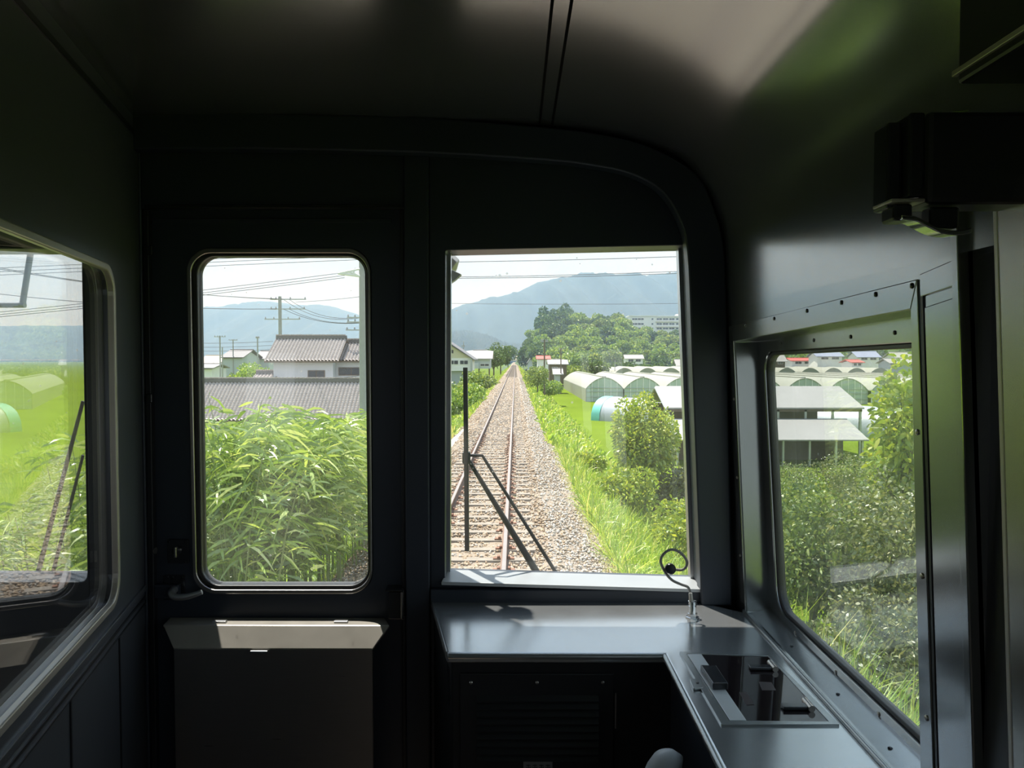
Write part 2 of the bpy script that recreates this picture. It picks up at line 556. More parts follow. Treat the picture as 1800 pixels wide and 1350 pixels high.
def dpart(mb, name, mat, parent=None, **kw):
    o = mb.build(name, mat, parent or door, **kw)
    if parent is None: o.matrix_parent_inverse = Matrix.Translation(-door.location)
    return o


dq = [(p.x, p.z) for p in (PY(329, 437, DY), PY(651, 437, DY), PY(655, 1043, DY), PY(341, 1043, DY))]
dpart(MB().ring(rquad(rect(FX(254, DY), FX(710, DY), FLOOR + .01, FZ(366, DY)), .002, 12), rquad(dq, .062, 12), ff, DY, DY + .05),
      'door_leaf', M['front'], bevel=.004)
dq1 = [(p.x, p.z) for p in (PY(336, 445, DY), PY(647, 445, DY), PY(651, 1036, DY), PY(347, 1036, DY))]
dq2 = [(p.x, p.z) for p in (PY(345, 450, DY), PY(643, 450, DY), PY(647, 1030, DY), PY(354, 1030, DY))]
dq3 = [(p.x, p.z) for p in (PY(350, 452, DY + .02), PY(642, 452, DY + .02), PY(648, 1026, DY + .02), PY(357, 1026, DY + .02))]
dpart(MB().ring(rquad(dq, .062, 12), rquad(dq1, .056, 12), ff, DY - .006, DY + .03), 'window_frame', M['steel'], bevel=.002)
dpart(MB().ring(rquad(dq1, .056, 12), rquad(dq2, .050, 12), ff, DY + .004, DY + .034), 'gasket', M['rubber'], bevel=.003)
dpart(MB().ring(rquad(dq2, .050, 12), rquad(dq3, .046, 12), ff, DY + .014, DY + .04), 'gasket', M['rubber'], bevel=.002)
dpart(MB().prism(rquad(dq2, .05, 12), ff, DY + .026, DY + .032), 'pane', M['glass'])
# door frame edges
for x0, x1 in ((253, 263), (704, 711)):
    dpart(MB().box(FX(x0), FX(x1), 2.004, 2.024, FLOOR, FZ(368)), 'frame', M['black'], bevel=.002)
dpart(MB().box(FX(275, DY), FX(690, DY), DY - .006, DY, FZ(392, DY), FZ(384, DY)), 'ridge', M['front'], bevel=.002)
# night latch
lp = dpart(MB().prism(rquad([(p.x, p.z) for p in (PY(296, 947, DY), PY(333, 947, DY), PY(334, 990, DY), PY(297, 990, DY))], .006), ff, DY - .008, DY), 'latch_plate', M['blackgloss'], bevel=.001)
c = PY(315, 966, DY)
MB().lathe([(.013, 0), (.013, .007), (.008, .010)], 16, (c.x, DY - .007, c.z), (0, -1, 0)).build('cylinder_collar', M['blackgloss'], lp, smooth=.6)
MB().box(c.x - .003, c.x + .003, DY - .026, DY - .012, c.z - .016, c.z + .012).build('thumb_turn', M['steel'], lp, bevel=.002)
for px, py in ((300, 951), (329, 951), (300, 986), (329, 986)):
    q = PY(px, py, DY)
    MB().lathe([(.0028, 0), (.0028, .002), (.0012, .003)], 10, (q.x, DY - .008, q.z), (0, -1, 0)).build('screw', M['blackgloss'], lp)
q = PY(266, 966, DY)
dpart(MB().lathe([(.006, 0), (.006, .020), (.009, .020), (.009, .03)], 14, (q.x - .012, DY - .012, q.z), (1, 0, 0)), 'latch_bolt', M['steel'], smooth=.6)
# lever handle on its lock case
hc = dpart(MB().prism(rquad([(p.x, p.z) for p in (PY(288, 1010, DY), PY(326, 1010, DY), PY(327, 1054, DY), PY(288, 1054, DY))], .004), ff, DY - .004, DY), 'lock_case', M['blackgloss'], bevel=.001)
a = PY(277, 1024, DY); b = PY(320, 1048, DY)
MB().box(a.x, b.x, DY - .022, DY - .004, b.z, a.z).build('lock_cover', M['front'], hc, bevel=.003)
h0 = PY(312, 1036, DY)
lever = [(h0.x, DY - .02, h0.z + .006), (h0.x + .004, DY - .045, h0.z + .004), (h0.x + .018, DY - .055, h0.z - .003), (h0.x + .045, DY - .056, h0.z - .003),
         (h0.x + .07, DY - .054, h0.z + .003), (h0.x + .088, DY - .052, h0.z + .009)]
MB().tube(spline(lever, 5), [.011 - .0045 * i / 25 for i in range(26)], 12).build('lever', M['alu'], hc, smooth=.8)
for px, py in ((297, 1014), (306, 1014), (322, 1014), (297, 1051), (307, 1051), (321, 1051)):
    q = PY(px, py, DY)
    MB().lathe([(.0032, 0), (.0032, .002), (.0012, .003)], 10, (q.x, DY - .004, q.z), (0, -1, 0)).build('screw', M['blackgloss'], hc)
# catch box on the other stile
cb = dpart(MB().box(FX(681, 1.99), FX(703, 1.99), 1.985, DY, FZ(1088, 1.99), FZ(1040, 1.99)), 'catch_box', M['blackgloss'], bevel=.002)
MB().box(FX(703, 1.99), FX(708, 1.99), 1.978, DY, FZ(1088, 1.985), FZ(1037, 1.985)).build('catch_flange', M['blackgloss'], cb, bevel=.0015)
MB().box(FX(676, 1.99), FX(706, 1.99), 1.98, DY, FZ(1040, 1.98), FZ(1037, 1.98)).build('catch_top', M['blackgloss'], cb, bevel=.001)
MB().tube([(FX(705, 1.98), 1.973, FZ(1086, 1.98)), (FX(705, 1.98), 1.973, FZ(1040, 1.98))], .003, 10).build('hinge_pin', M['steel'], cb, smooth=.8)
# hinge dots on the left stile, small marks
for py in (440, 700):
    q = PY(263, py, 2.0)
    dpart(MB().box(q.x - .007, q.x + .008, 1.995, 2.005, q.z - .012, q.z + .012), 'hinge', M['blackgloss'], bevel=.002)

# ---- fold-down gangway plate stowed against the door
gp = empty('gangway_plate', (FX(480, 1.93), 1.95, FLOOR), label='steel fold-down plate stowed upright against the lower half of the gangway door', cat='gangway plate')


def gpart(mb, name, mat, **kw):
    o = mb.build(name, mat, gp, **kw)
    o.matrix_parent_inverse = Matrix.Translation(-gp.location)
    return o


VY, SY, BY = 1.925, 1.965, 2.018
b0, b1 = PY(305, 1140, VY), PY(655, 1137, VY)
t0, t1 = PY(287, 1102, SY), PY(684, 1096, SY)
r0, r1 = PY(300, 1091, BY), PY(676, 1088, BY)
zb = min(b0.z, b1.z); zt = (t0.z + t1.z) / 2; zr = (r0.z + r1.z) / 2
mb = MB()
sec = [(b0.x, VY, FLOOR + .01, b1.x), (b0.x, VY, zb, b1.x), (t0.x, SY, zt, t1.x), (r0.x, BY, zt + .004, r1.x), (r0.x, BY, FLOOR + .01, r1.x)]
vs = [(s[0], s[1], s[2]) for s in sec] + [(s[3], s[1], s[2]) for s in sec]
gpart(MB().add([vs[0], vs[1], (b0.x, VY + .012, zb), (b0.x, VY + .012, FLOOR + .01), vs[5], vs[6], (b1.x, VY + .012, zb), (b1.x, VY + .012, FLOOR + .01)],
               [(0, 1, 6 - 1 + 0, 4), (1, 2, 6, 5), (2, 3, 7, 6), (3, 0, 4, 7), (0, 3, 2, 1), (4, 5, 6, 7)]), 'plate', M['steel'], bevel=.002)
# mitred sloping flange and the flat shelf behind it
th = .006
gpart(MB().add([(b0.x, VY, zb), (b1.x, VY, zb), (t1.x, SY, zt), (t0.x, SY, zt), (b0.x, VY + th, zb - th), (b1.x, VY + th, zb - th), (t1.x, SY + th, zt - th), (t0.x, SY + th, zt - th)],
               [(0, 1, 2, 3), (4, 7, 6, 5), (0, 4, 5, 1), (1, 5, 6, 2), (2, 6, 7, 3), (3, 7, 4, 0)]), 'sloping_flange', M['steelflat'], bevel=.0015)
gpart(MB().add([(t0.x, SY, zt), (t1.x, SY, zt), (r1.x, BY, zt + .002), (r0.x, BY, zt + .002), (t0.x, SY, zt - th), (t1.x, SY, zt - th), (r1.x, BY, zt - th), (r0.x, BY, zt - th)],
               [(0, 1, 2, 3), (4, 7, 6, 5), (0, 4, 5, 1), (1, 5, 6, 2), (2, 6, 7, 3), (3, 7, 4, 0)]), 'shelf', M['steelflat'], bevel=.001)
for px in (387, 600):
    q = PZ(px, 1092, zt + .003)
    gpart(MB().box(q.x - .018, q.x + .018, q.y - .008, q.y + .004, zt, zt + .006), 'hinge_tab', M['alu'], bevel=.001)
q = PY(457, 1143, VY)
gpart(MB().box(q.x - .022, q.x + .022, VY - .012, VY, q.z - .004, q.z + .002), 'finger_grip', M['chrome'], bevel=.001)

# ---- driver's desk
DZ = E - .64
desk = empty('driver_desk', (.1, 1.8, FLOOR), label='grey L-shaped driver desk under the windscreen', cat='desk')


def kpart(mb, name, mat, parent=None, **kw):
    o = mb.build(name, mat, parent or desk, **kw)
    if parent is None: o.matrix_parent_inverse = Matrix.Translation(-desk.location)
    return o


P = lambda x, y: (PZ(x, y, DZ).x, PZ(x, y, DZ).y)
fl, bl, fr_ = P(785, 1148), P(758, 1054), P(1172, 1149)
xwall = xr(-.64) - .004
top = [fl, bl, (FX(1236), 1.975), (xwall, 1.90), (xwall, .72), (.326, .72), (.326, fr_[1])]
kpart(MB().prism(top, lambda u, v, w: (u, v, w), DZ - .022, DZ), 'desk_top', M['desk'], bevel=.005, seg=3)
# metal lips
kpart(MB().tube([(fl[0] + .004, fl[1] - .001, DZ - .006), (.326, fr_[1] - .001, DZ - .006)], .0065, 10), 'front_lip', M['desklip'], smooth=.8)
kpart(MB().tube([(.325, fr_[1], DZ - .006), (.325, .72, DZ - .006)], .0065, 10), 'side_lip', M['desklip'], smooth=.8)
kpart(MB().box(-.002, .002, 0, 1, -.012, .004, fn=lambda x, y, z: (fl[0] + (bl[0] - fl[0]) * y + x, fl[1] + (bl[1] - fl[1]) * y, DZ + z)), 'edge_angle', M['desklip'], bevel=.001)
kpart(MB().tube([(xwall - .002, 1.90, DZ + .003), (xwall - .002, .72, DZ + .003)], .005, 8), 'rear_bead', M['desklip'], smooth=.8)
# carcass
cz = DZ - .022
kpart(MB().prism([(fl[0] + .008, 1.662), (bl[0] + .008, 1.985), (.36, 1.985), (.36, 1.662)], lambda u, v, w: (u, v, w), FLOOR + .01, cz), 'cabinet', M['black'], bevel=.004)
kpart(MB().prism([(.345, .75), (.345, 1.662), (xwall, 1.662), (xwall, .75)], lambda u, v, w: (u, v, w), FLOOR + .01, cz), 'side_cabinet', M['front'], bevel=.004)
# ventilation panel with single louvres
vp_y = 1.662
va, vb = PY(808, 1182, vp_y), PY(1078, 1345, vp_y)
vpan = kpart(MB().box(va.x, vb.x, vp_y - .006, vp_y, vb.z - .12, va.z), 'ventilation_panel', M['black'], bevel=.002)
for i in range(9):
    y = 1222 + i * 13.2
    p0, p1 = PY(838, y, vp_y - .006), PY(1052, y, vp_y - .006)
    MB().add([(p0.x, vp_y - .006, p0.z), (p1.x, vp_y - .006, p0.z), (p1.x, vp_y - .014, p0.z - .010), (p0.x, vp_y - .014, p0.z - .010),
              (p0.x, vp_y - .006, p0.z - .010), (p1.x, vp_y - .006, p0.z - .010)],
             [(0, 1, 2, 3), (3, 2, 5, 4), (0, 3, 4), (1, 5, 2), (0, 4, 5, 1)]).build('louvre', M['black'], vpan)
for px in (828, 944, 1060):
    q = PY(px, 1200, vp_y - .006)
    MB().lathe([(.004, 0), (.004, .001), (.002, .003)], 10, (q.x, vp_y - .006, q.z), (0, -1, 0)).build('screw', M['steel'], vpan)
q = PY(1081, 1250, vp_y)
kpart(MB().tube([(q.x, vp_y - .012, FZ(1218, 1.65)), (q.x, vp_y - .012, FZ(1280, 1.65))], .0018, 8), 'pull_rod', M['steel'], smooth=.8)
a, b = PY(920, 1336, vp_y - .006), PY(971, 1372, vp_y - .006)
npl = kpart(MB().box(a.x, b.x, vp_y - .008, vp_y - .006, b.z, a.z), 'name_plate', M['plate'])
for k in range(4):            # worn, unreadable characters of the plate
    x0 = a.x + .006 + k * .0145
    g = MB()
    for (u0, u1, v0, v1) in ((0, .010, .004, .0055), (.001, .0095, .010, .0115), (.0042, .0058, .003, .016), (0, .0015, .009, .016), (.0085, .010, .008, .015)):
        g.box(x0 + u0, x0 + u1, vp_y - .0086, vp_y - .008, a.z - .006 - v1, a.z - .006 - v0)
    g.build('character', M['black'], npl)
# recessed pocket on the left cheek
s0 = MB()
for (y0, y1, z0, z1) in ((1.69, 1.80, DZ - .16, DZ - .06),):
    k = (bl[0] - fl[0]) / (bl[1] - fl[1])
    fxx = lambda y: fl[0] + .008 + (y - 1.662) * k
    s0.add([(fxx(y0) - .002, y0, z0), (fxx(y1) - .002, y1, z0), (fxx(y1) - .002, y1, z1), (fxx(y0) - .002, y0, z1),
            (fxx(y0) + .002, y0, z0), (fxx(y1) + .002, y1, z0), (fxx(y1) + .002, y1, z1), (fxx(y0) + .002, y0, z1)],
           [(0, 1, 2, 3), (7, 6, 5, 4), (0, 4, 5, 1), (1, 5, 6, 2), (2, 6, 7, 3), (3, 7, 4, 0)])
kpart(s0, 'side_pocket', M['blackgloss'], bevel=.001)

# instrument lid let into the side desk
lid = empty('instrument_lid', (.45, 1.45, DZ), label='dark glass instrument lid with silver frame set into the side desk', cat='instrument cover')


def lpart(mb, name, mat, **kw):
    o = mb.build(name, mat, lid, **kw)
    o.matrix_parent_inverse = Matrix.Translation(-lid.location)
    return o


flat = lambda u, v, w: (u, v, w)
q4 = lambda pts: [P(*p) for p in pts]
lo = q4([(1194, 1148), (1352, 1153), (1476, 1277), (1268, 1277)])
li = q4([(1207, 1152), (1350, 1156), (1457, 1272), (1281, 1270)])
lpart(MB().ring(rquad(lo, .002, 3), rquad(li, .001, 3), flat, DZ - .002, DZ + .004), 'frame', M['desklip'], bevel=.001)
lpart(MB().prism(li, flat, DZ - .001, DZ + .0025), 'dark_pane', M['lidglass'])
lpart(MB().prism(q4([(1208, 1153), (1233, 1153), (1312, 1270), (1283, 1270)]), flat, DZ + .0025, DZ + .0045), 'silver_strip', M['silverstrip'], bevel=.0008)
ha = q4([(1231, 1179), (1257, 1176), (1278, 1205), (1252, 1209)])
lpart(MB().prism(q4([(1236, 1190), (1244, 1190), (1258, 1213), (1250, 1213)]), flat, DZ + .004, DZ + .012), 'handle_foot', M['black'])
hz = .012
hq = [(PZ(x, y, DZ + .017).x, PZ(x, y, DZ + .017).y) for x, y in ((1231, 1169), (1259, 1170), (1280, 1201), (1253, 1202))]
lpart(MB().prism(hq, flat, DZ + .004, DZ + .018), 'handle', M['blackgloss'], bevel=.002)
for (x, y) in ((1360, 1174), (1423, 1243)):
    q = PZ(x, y, DZ + .006)
    lpart(MB().tube([(q.x, q.y - .012, DZ + .008), (q.x, q.y + .024, DZ + .008)], .006, 12), 'hinge_barrel', M['steel'], smooth=.6)
    lpart(MB().box(q.x - .050, q.x - .002, q.y - .008, q.y + .010, DZ + .004, DZ + .010), 'hinge_leaf', M['blackgloss'], bevel=.0015)
q = PZ(1225, 1205, DZ + .004)
lpart(MB().prism(rquad(q4([(1212, 1198), (1228, 1196), (1237, 1213), (1219, 1215)]), .004, 4), flat, DZ + .001, DZ + .005), 'lock_tab', M['desklip'], bevel=.001)
lpart(MB().lathe([(.003, 0), (.003, .001), (.001, .0012)], 10, (PZ(1226, 1205, DZ).x, PZ(1226, 1205, DZ).y, DZ + .005)), 'key_hole', M['black'])
# gauge and label shapes laid on the pane, its dimming put into their colour
for quad in ([(1300, 1220), (1312, 1219), (1326, 1241), (1312, 1242)], [(1334, 1201), (1356, 1202), (1364, 1216), (1340, 1216)]):
    lpart(MB().prism(q4(quad), flat, DZ + .0026, DZ + .0032), 'label', pmat('dim_label', (.06, .045, .045), .3), bevel=0)

# ---- gooseneck microphone
mic_o = PZ(1217, 1086, DZ)
mic = empty('gooseneck_microphone', (mic_o.x, mic_o.y, DZ), label='curled gooseneck microphone with chrome socket on the desk', cat='microphone')


def mpart(mb, name, mat, **kw):
    return mb.build(name, mat, mic, **kw)


mpart(MB().lathe([(.017, 0), (.017, .003), (.0125, .004)], 6), 'flange', M['chrome'])
mpart(MB().lathe([(.0125, .003), (.0125, .012), (.0095, .0125)], 6), 'nut', M['chrome'])
mpart(MB().lathe([(.0095, .012), (.0095, .030), (.0085, .031), (.0085, .034), (.0105, .0345), (.0105, .042), (.007, .043)], 20), 'socket', M['chrome'], smooth=.5)
mpart(MB().lathe([(.0055, .043), (.0048, .060), (.0042, .062)], 14, (0, 0, 0), (-.08, 0, 1)), 'collar', M['steelflat'], smooth=.6)
path = [(1213, 1040), (1208, 1031), (1196, 1026), (1180, 1018), (1168, 1004), (1160, 986), (1163, 974), (1174, 965), (1186, 965), (1198, 973), (1206, 985), (1205, 995), (1198, 1001), (1186, 1001)]
pts = [PY(x, y, mic_o.y + .0) - mic_o for x, y in path]
pts = [Vector((p.x, -.012 * math.sin(i / 13 * 3.1), p.z)) for i, p in enumerate(pts)]
mpart(MB().tube(spline([tuple(p) for p in pts], 6), .0034, 10), 'gooseneck', M['cable'], smooth=.9)
hp = PY(1178, 1000, mic_o.y - .01) - mic_o
mpart(MB().lathe([(.006, -.014), (.0115, -.012), (.0135, -.004), (.0135, .010), (.011, .013), (.003, .0135)], 22, (hp.x, -.008, hp.z), (-.1, -1, .15)), 'head', M['blackgloss'], smooth=.5)

# ---- right-hand side wall with its window
def fr(u, v, w): return (xr(v) + w, u, E + v)      # u = Y, v = Z above the eye, w = outwards


wall_right = empty('wall_right', (.58, 1.5, FLOOR), kind='structure')


def rpart(mb, name, mat, parent=None, **kw):
    o = mb.build(name, mat, parent or wall_right, **kw)
    if parent is None: o.matrix_parent_inverse = Matrix.Translation(-wall_right.location)
    return o


op = [(1.905, .046), (1.052, .069), (1.066, -.64), (1.895, -.64)]
rpart(MB().ring(rquad([(2.02, .16), (.925, .16), (.925, -1.66), (2.02, -1.66)], .002, 4), rquad(op, .003, 4), fr, 0, .062), 'side_panel', M['paint'], bevel=.002)
# flange round the opening: top, near and far strips with screws
rpart(MB().prism([(1.942, .085), (1.032, .109), (1.052, .069), (1.905, .046)], fr, -.004, .0), 'window_flange', M['paint'], bevel=.0015)
rpart(MB().prism([(1.032, .109), (1.052, .069), (1.066, -.64), (1.030, -.64)], fr, -.004, .0), 'window_flange', M['paint'], bevel=.0015)
rpart(MB().prism([(1.942, .085), (1.905, .046), (1.895, -.64), (1.935, -.64)], fr, -.004, .0), 'window_flange', M['paint'], bevel=.0015)


def screw(y, z, w, r=.005, m='blackgloss'):
    x = xr(z) + w
    return rpart(MB().lathe([(r, 0), (r * .9, r * .35), (r * .4, r * .6)], 12, (x, y, E + z), (-1, 0, 0)), 'screw', M[m], smooth=.8)


for y in (1.80, 1.60, 1.42, 1.27, 1.15, 1.045):
    screw(y, .060 + (1.905 - y) * .027 + .018, -.004, .0042)
for z in (-.10, -.30, -.50):
    screw(1.043, z, -.004, .0045, 'steel')
    screw(1.920, z, -.004, .0038, 'steel')
# joint strip and the narrow panel next to the door recess
rpart(MB().box(-.003, .003, -1.0, .085, -.002, .003, fn=lambda a, b, c: fr(1.026 + a, b, c)), 'joint', M['black'])
rpart(MB().prism([(1.018, .070), (.945, .078), (.945, -.99), (1.018, -.99)], fr, -.003, .0), 'cover_panel', M['paint'], bevel=.002)
rpart(MB().prism([(1.028, .115), (.942, .125), (.942, .092), (1.028, .084)], fr, -.003, .0), 'cover_panel', M['paint'], bevel=.002)
rpart(MB().prism([(.941, .30), (.925, .30), (.925, -1.65), (.941, -1.65)], fr, -.010, .01), 'edge_strip', M['paint'], bevel=.002)
# recessed window: second flange, gasket, pane, sill
oq = [(1.99, .12), (.93, .14), (.93, -.72), (1.99, -.72)]
iq = [(1.868, .018), (.985, .028), (.985, -.612), (1.842, -.612)]
rpart(MB().ring(rquad(oq, .002, 9), rquad(iq, .055, 9), fr, .058, .075), 'inner_flange', M['paint'], bevel=.002)
iq2 = [(1.860, .010), (.990, .020), (.990, -.604), (1.835, -.604)]
rpart(MB().ring(rquad(iq, .055, 9), rquad(iq2, .050, 9), fr, .064, .082), 'gasket', M['rubber'], bevel=.002)
for y in (1.74, 1.55, 1.38, 1.22, 1.10):
    screw(y, .036 + (1.868 - y) * .011, .058, .004)
for y in (1.72, 1.50, 1.32, 1.17, 1.06):
    screw(y, -.626, .058, .004, 'steel')
window_3 = MB().prism(rquad(iq, .05, 9), fr, .070, .075).build('window_3', M['glass_side'], kind='structure', label='side window pane beside the desk')
# sloping sill between desk and pane
rpart(MB().add([fr(1.896, -.642, .0), fr(1.066, -.642, .0), fr(1.066, -.628, .062), fr(1.896, -.628, .062), fr(1.896, -.66, .0), fr(1.066, -.66, .0), fr(1.066, -.66, .062), fr(1.896, -.66, .062)],
               [(0, 1, 2, 3), (7, 6, 5, 4), (0, 4, 5, 1), (1, 5, 6, 2), (2, 6, 7, 3), (3, 7, 4, 0)]), 'sill', M['desk'], bevel=.002)
for y in (1.66, 1.42, 1.22):
    x, yy, zz = fr(y, -.636, .028)
    rpart(MB().lathe([(.004, 0), (.004, .0015), (.002, .003)], 10, (x, yy, zz), (0, 0, 1)), 'screw', M['blackgloss'])
# wall behind the camera: dark door recess, steel pillar, then saloon windows between panels
rpart(MB().box(.58, .64, .80, .925, -1.65, .62, fn=lambda x, y, z: (x, y, E + z)), 'recess_back', M['black'])
rpart(MB().prism([(.850, .20), (.780, .20), (.780, -1.65), (.850, -1.65)], fr, -.012, .062), 'steel_pillar', M['pillar'], bevel=.006)
rpart(MB().prism([(.864, .20), (.855, .20), (.855, -1.65), (.864, -1.65)], fr, -.006, .062), 'pillar_edge', M['steelflat'], bevel=.002)


def saloon_side(name, fn, parent, y_front):
    spans = [(y_front, y_front - .55, 'p'), (y_front - .55, y_front - 2.0, 'w'), (y_front - 2.0, y_front - 2.35, 'p'), (y_front - 2.35, y_front - 3.8, 'w'), (y_front - 3.8, -5.0, 'p')]
    for a, b, k in spans:
        pieces = {'p': [(-1.66, .16)], 'w': [(-1.66, -.62), (.06, .16)], 'd': [(-1.66, -.70), (.06, .16)]}[k]
        for z0, z1 in pieces:
            o = MB().prism([(a, z1), (b, z1), (b, z0), (a, z0)], fn, 0, .062).build('saloon_panel', M['partition'], parent)
            o.matrix_parent_inverse = Matrix.Translation(-parent.location)


saloon_side('right', fr, wall_right, .78)

# ---- far side of the car, beyond the partition
def fl_(u, v, w): return (2 * MID - xr(v) - w, u, E + v)


wall_left_outer = empty('wall_left', (2 * MID - .58, 1.0, FLOOR), kind='structure')
o = MB().ring(rquad([(2.02, .16), (.78, .16), (.78, -1.66), (2.02, -1.66)], .002, 4), rquad([(1.90, -.05), (1.1, -.05), (1.1, -.55), (1.90, -.55)], .05, 4), fl_, 0, .062).build('side_panel', M['paint'], wall_left_outer)
o.matrix_parent_inverse = Matrix.Translation(-wall_left_outer.location)
saloon_side('left', fl_, wall_left_outer, .78)

# ---- glazed partition
TT = Vector((.239, -1.0)).normalized()
NN = Vector((-1.0, -.239)).normalized()
A0 = Vector((FX(248), 2.0))


def fp(u, v, w):
    p = A0 + TT * u + NN * w
    return (p.x, p.y, E + v)


part = empty('wall_partition', (A0.x, 1.6, FLOOR), kind='structure')


def ppart(mb, name, mat, **kw):
    o = mb.build(name, mat, part, **kw)
    o.matrix_parent_inverse = Matrix.Translation(-part.location)
    return o


ph = [(.252, .21), (1.30, .21), (1.30, -.563), (.252, -.563)]
ppart(MB().ring(rquad([(0, .64), (1.40, .64), (1.40, -1.65), (0, -1.65)], .002, 9), rquad(ph, .060, 9), fp, 0, .035), 'partition_panel', M['partition'], bevel=.003)
ph1 = [(.262, .200), (1.29, .200), (1.29, -.553), (.262, -.553)]
ppart(MB().ring(rquad([(.245, .217), (1.307, .217), (1.307, -.570), (.245, -.570)], .068, 9), rquad(ph1, .054, 9), fp, -.005, .010), 'window_bead', M['steelflat'], bevel=.003)
ppart(MB().prism(rquad(ph, .06, 9), fp, .016, .021), 'pane', M['glass_part'])
for (u0, u1, v0, v1) in ((.0, 1.40, -.636, -.630), (.0, 1.40, -.652, -.649), (.250, .256, -1.64, -.652), (.588, .594, -1.64, -.652), (.0, 1.4, .575, .590)):
    ppart(MB().box(u0, u1, v0, v1, -.003, .002, fn=lambda a, b, c: fp(a, b, c)), 'joint', M['black'])
ppart(MB().box(.0, 1.40, -.615, -.600, -.006, .002, fn=lambda a, b, c: fp(a, b, c)), 'rail', M['partition'], bevel=.002)

# ---- dark equipment box with chrome catch high on the right
BX = .80
box = empty('equipment_box', (.5, BX, FZ(355, BX)), label='black wall box with ribbed end and chrome catch, upper corner beside the side window', cat='equipment box')


def bpart(mb, name, mat, **kw):
    o = mb.build(name, mat, box, **kw)
    o.matrix_parent_inverse = Matrix.Translation(-box.location)
    return o


bxl, bzt, bzb = FX(1624, BX), FZ(195, BX), FZ(358, BX)
xin = xr(.2) + .02
bpart(MB().box(bxl, xin, BX, BX + .05, bzb, bzt), 'body', M['black'], bevel=.006)
for (x0, x1, y0, y1, d) in ((1596, 1624, 195, 345, .004), (1564, 1590, 208, 362, .012)):
    bpart(MB().box(FX(x0, BX), FX(x1, BX), BX + d, BX + .045, FZ(y1, BX), FZ(y0, BX)), 'end_rib', M['blackgloss'], bevel=.003)
bpart(MB().box(FX(1561, BX), FX(1620, BX), BX - .002, BX + .04, FZ(356, BX), FZ(350, BX)), 'lower_flange', M['steelflat'], bevel=.001)
bpart(MB().box(FX(1572, BX), FX(1606, BX), BX + .006, BX + .035, FZ(386, BX), FZ(356, BX)), 'catch_block', M['blackgloss'], bevel=.003)
pth = [PY(x, y, BX + .015) for x, y in ((1575, 388), (1600, 391), (1622, 402), (1645, 412), (1672, 415), (1697, 411))]
mb = MB()
sp = spline([tuple(p) for p in pth], 5)
lA, lB = [], []
for i, p in enumerate(sp):
    lA.append((p[0], p[1] - .012, p[2] + .004)); lB.append((p[0], p[1] + .016, p[2] + .006))
nn = len(sp)
vs = lA + lB + [(a, b, c - .005) for a, b, c in lA] + [(a, b, c - .005) for a, b, c in lB]
fs = []
for i in range(nn - 1):
    fs += [(i, i + 1, nn + i + 1, nn + i), (2 * nn + i, 3 * nn + i, 3 * nn + i + 1, 2 * nn + i + 1), (i, 2 * nn + i, 2 * nn + i + 1, i + 1), (nn + i, nn + i + 1, 3 * nn + i + 1, 3 * nn + i)]
fs += [(0, nn, 3 * nn, 2 * nn), (nn - 1, 3 * nn - 1, 4 * nn - 1, 2 * nn - 1)]
bpart(mb.add(vs, fs), 'chrome_catch', M['chrome'], smooth=.7, bevel=.001)
bpart(MB().box(FX(1640, BX), FX(1693, BX), BX + .01, BX + .03, FZ(398, BX), FZ(360, BX)), 'catch_arm', M['blackgloss'], bevel=.003)

duct = empty('overhead_locker', (.55, .7, FZ(150, .75)), label='dark overhead locker with a pale lip in the top corner', cat='locker')
c0 = PY(1682, 150, .78)
oo_ = MB().box(c0.x, xin - .02, .45, .78, c0.z - .0, E + .42).build('body', M['black'], duct, bevel=.004)
oo_.matrix_parent_inverse = Matrix.Translation(-duct.location)
c1 = PY(1684, 133, .78)
oo_ = MB().box(c1.x - .004, c1.x + .002, .45, .785, c1.z, c1.z + .006).build('lip', M['steelflat'], duct, bevel=.001)
oo_.matrix_parent_inverse = Matrix.Translation(-duct.location)

# ---- grey control lever standing by the knee space
lv = PY(1156, 1322, 1.30)
lever_t = empty('control_lever', (lv.x, 1.30, FLOOR), label='grey rounded lever grip rising beside the knee space of the desk', cat='lever')
o = MB().lathe([(.06, 0), (.06, .02), (.025, .03), (.02, lv.z - FLOOR - .13), (.024, lv.z - FLOOR - .12)], 18).build('post', M['black'], lever_t, smooth=.6)
hh = lv.z - FLOOR
gr_ = MB().lathe([(.024, hh - .13), (.038, hh - .10), (.042, hh - .05), (.036, hh - .018), (.022, hh - .004), (.006, hh)], 22)
gr_.v = [(x - .9 * max(0, hh - .02 - z) * .35 - .25 * x * (1 if x < 0 else 0) + .008, y * .8, z + .28 * x) for x, y, z in gr_.v]
gr_.build('grip', M['grip'], lever_t, smooth=1.2)
o = MB().box(-.030, -.004, -.034, -.026, hh - .022, hh - .016).build('grip_slot', M['black'], lever_t, bevel=.001)

# ---- windscreen wipers and mirror, outside
WYp = 2.12


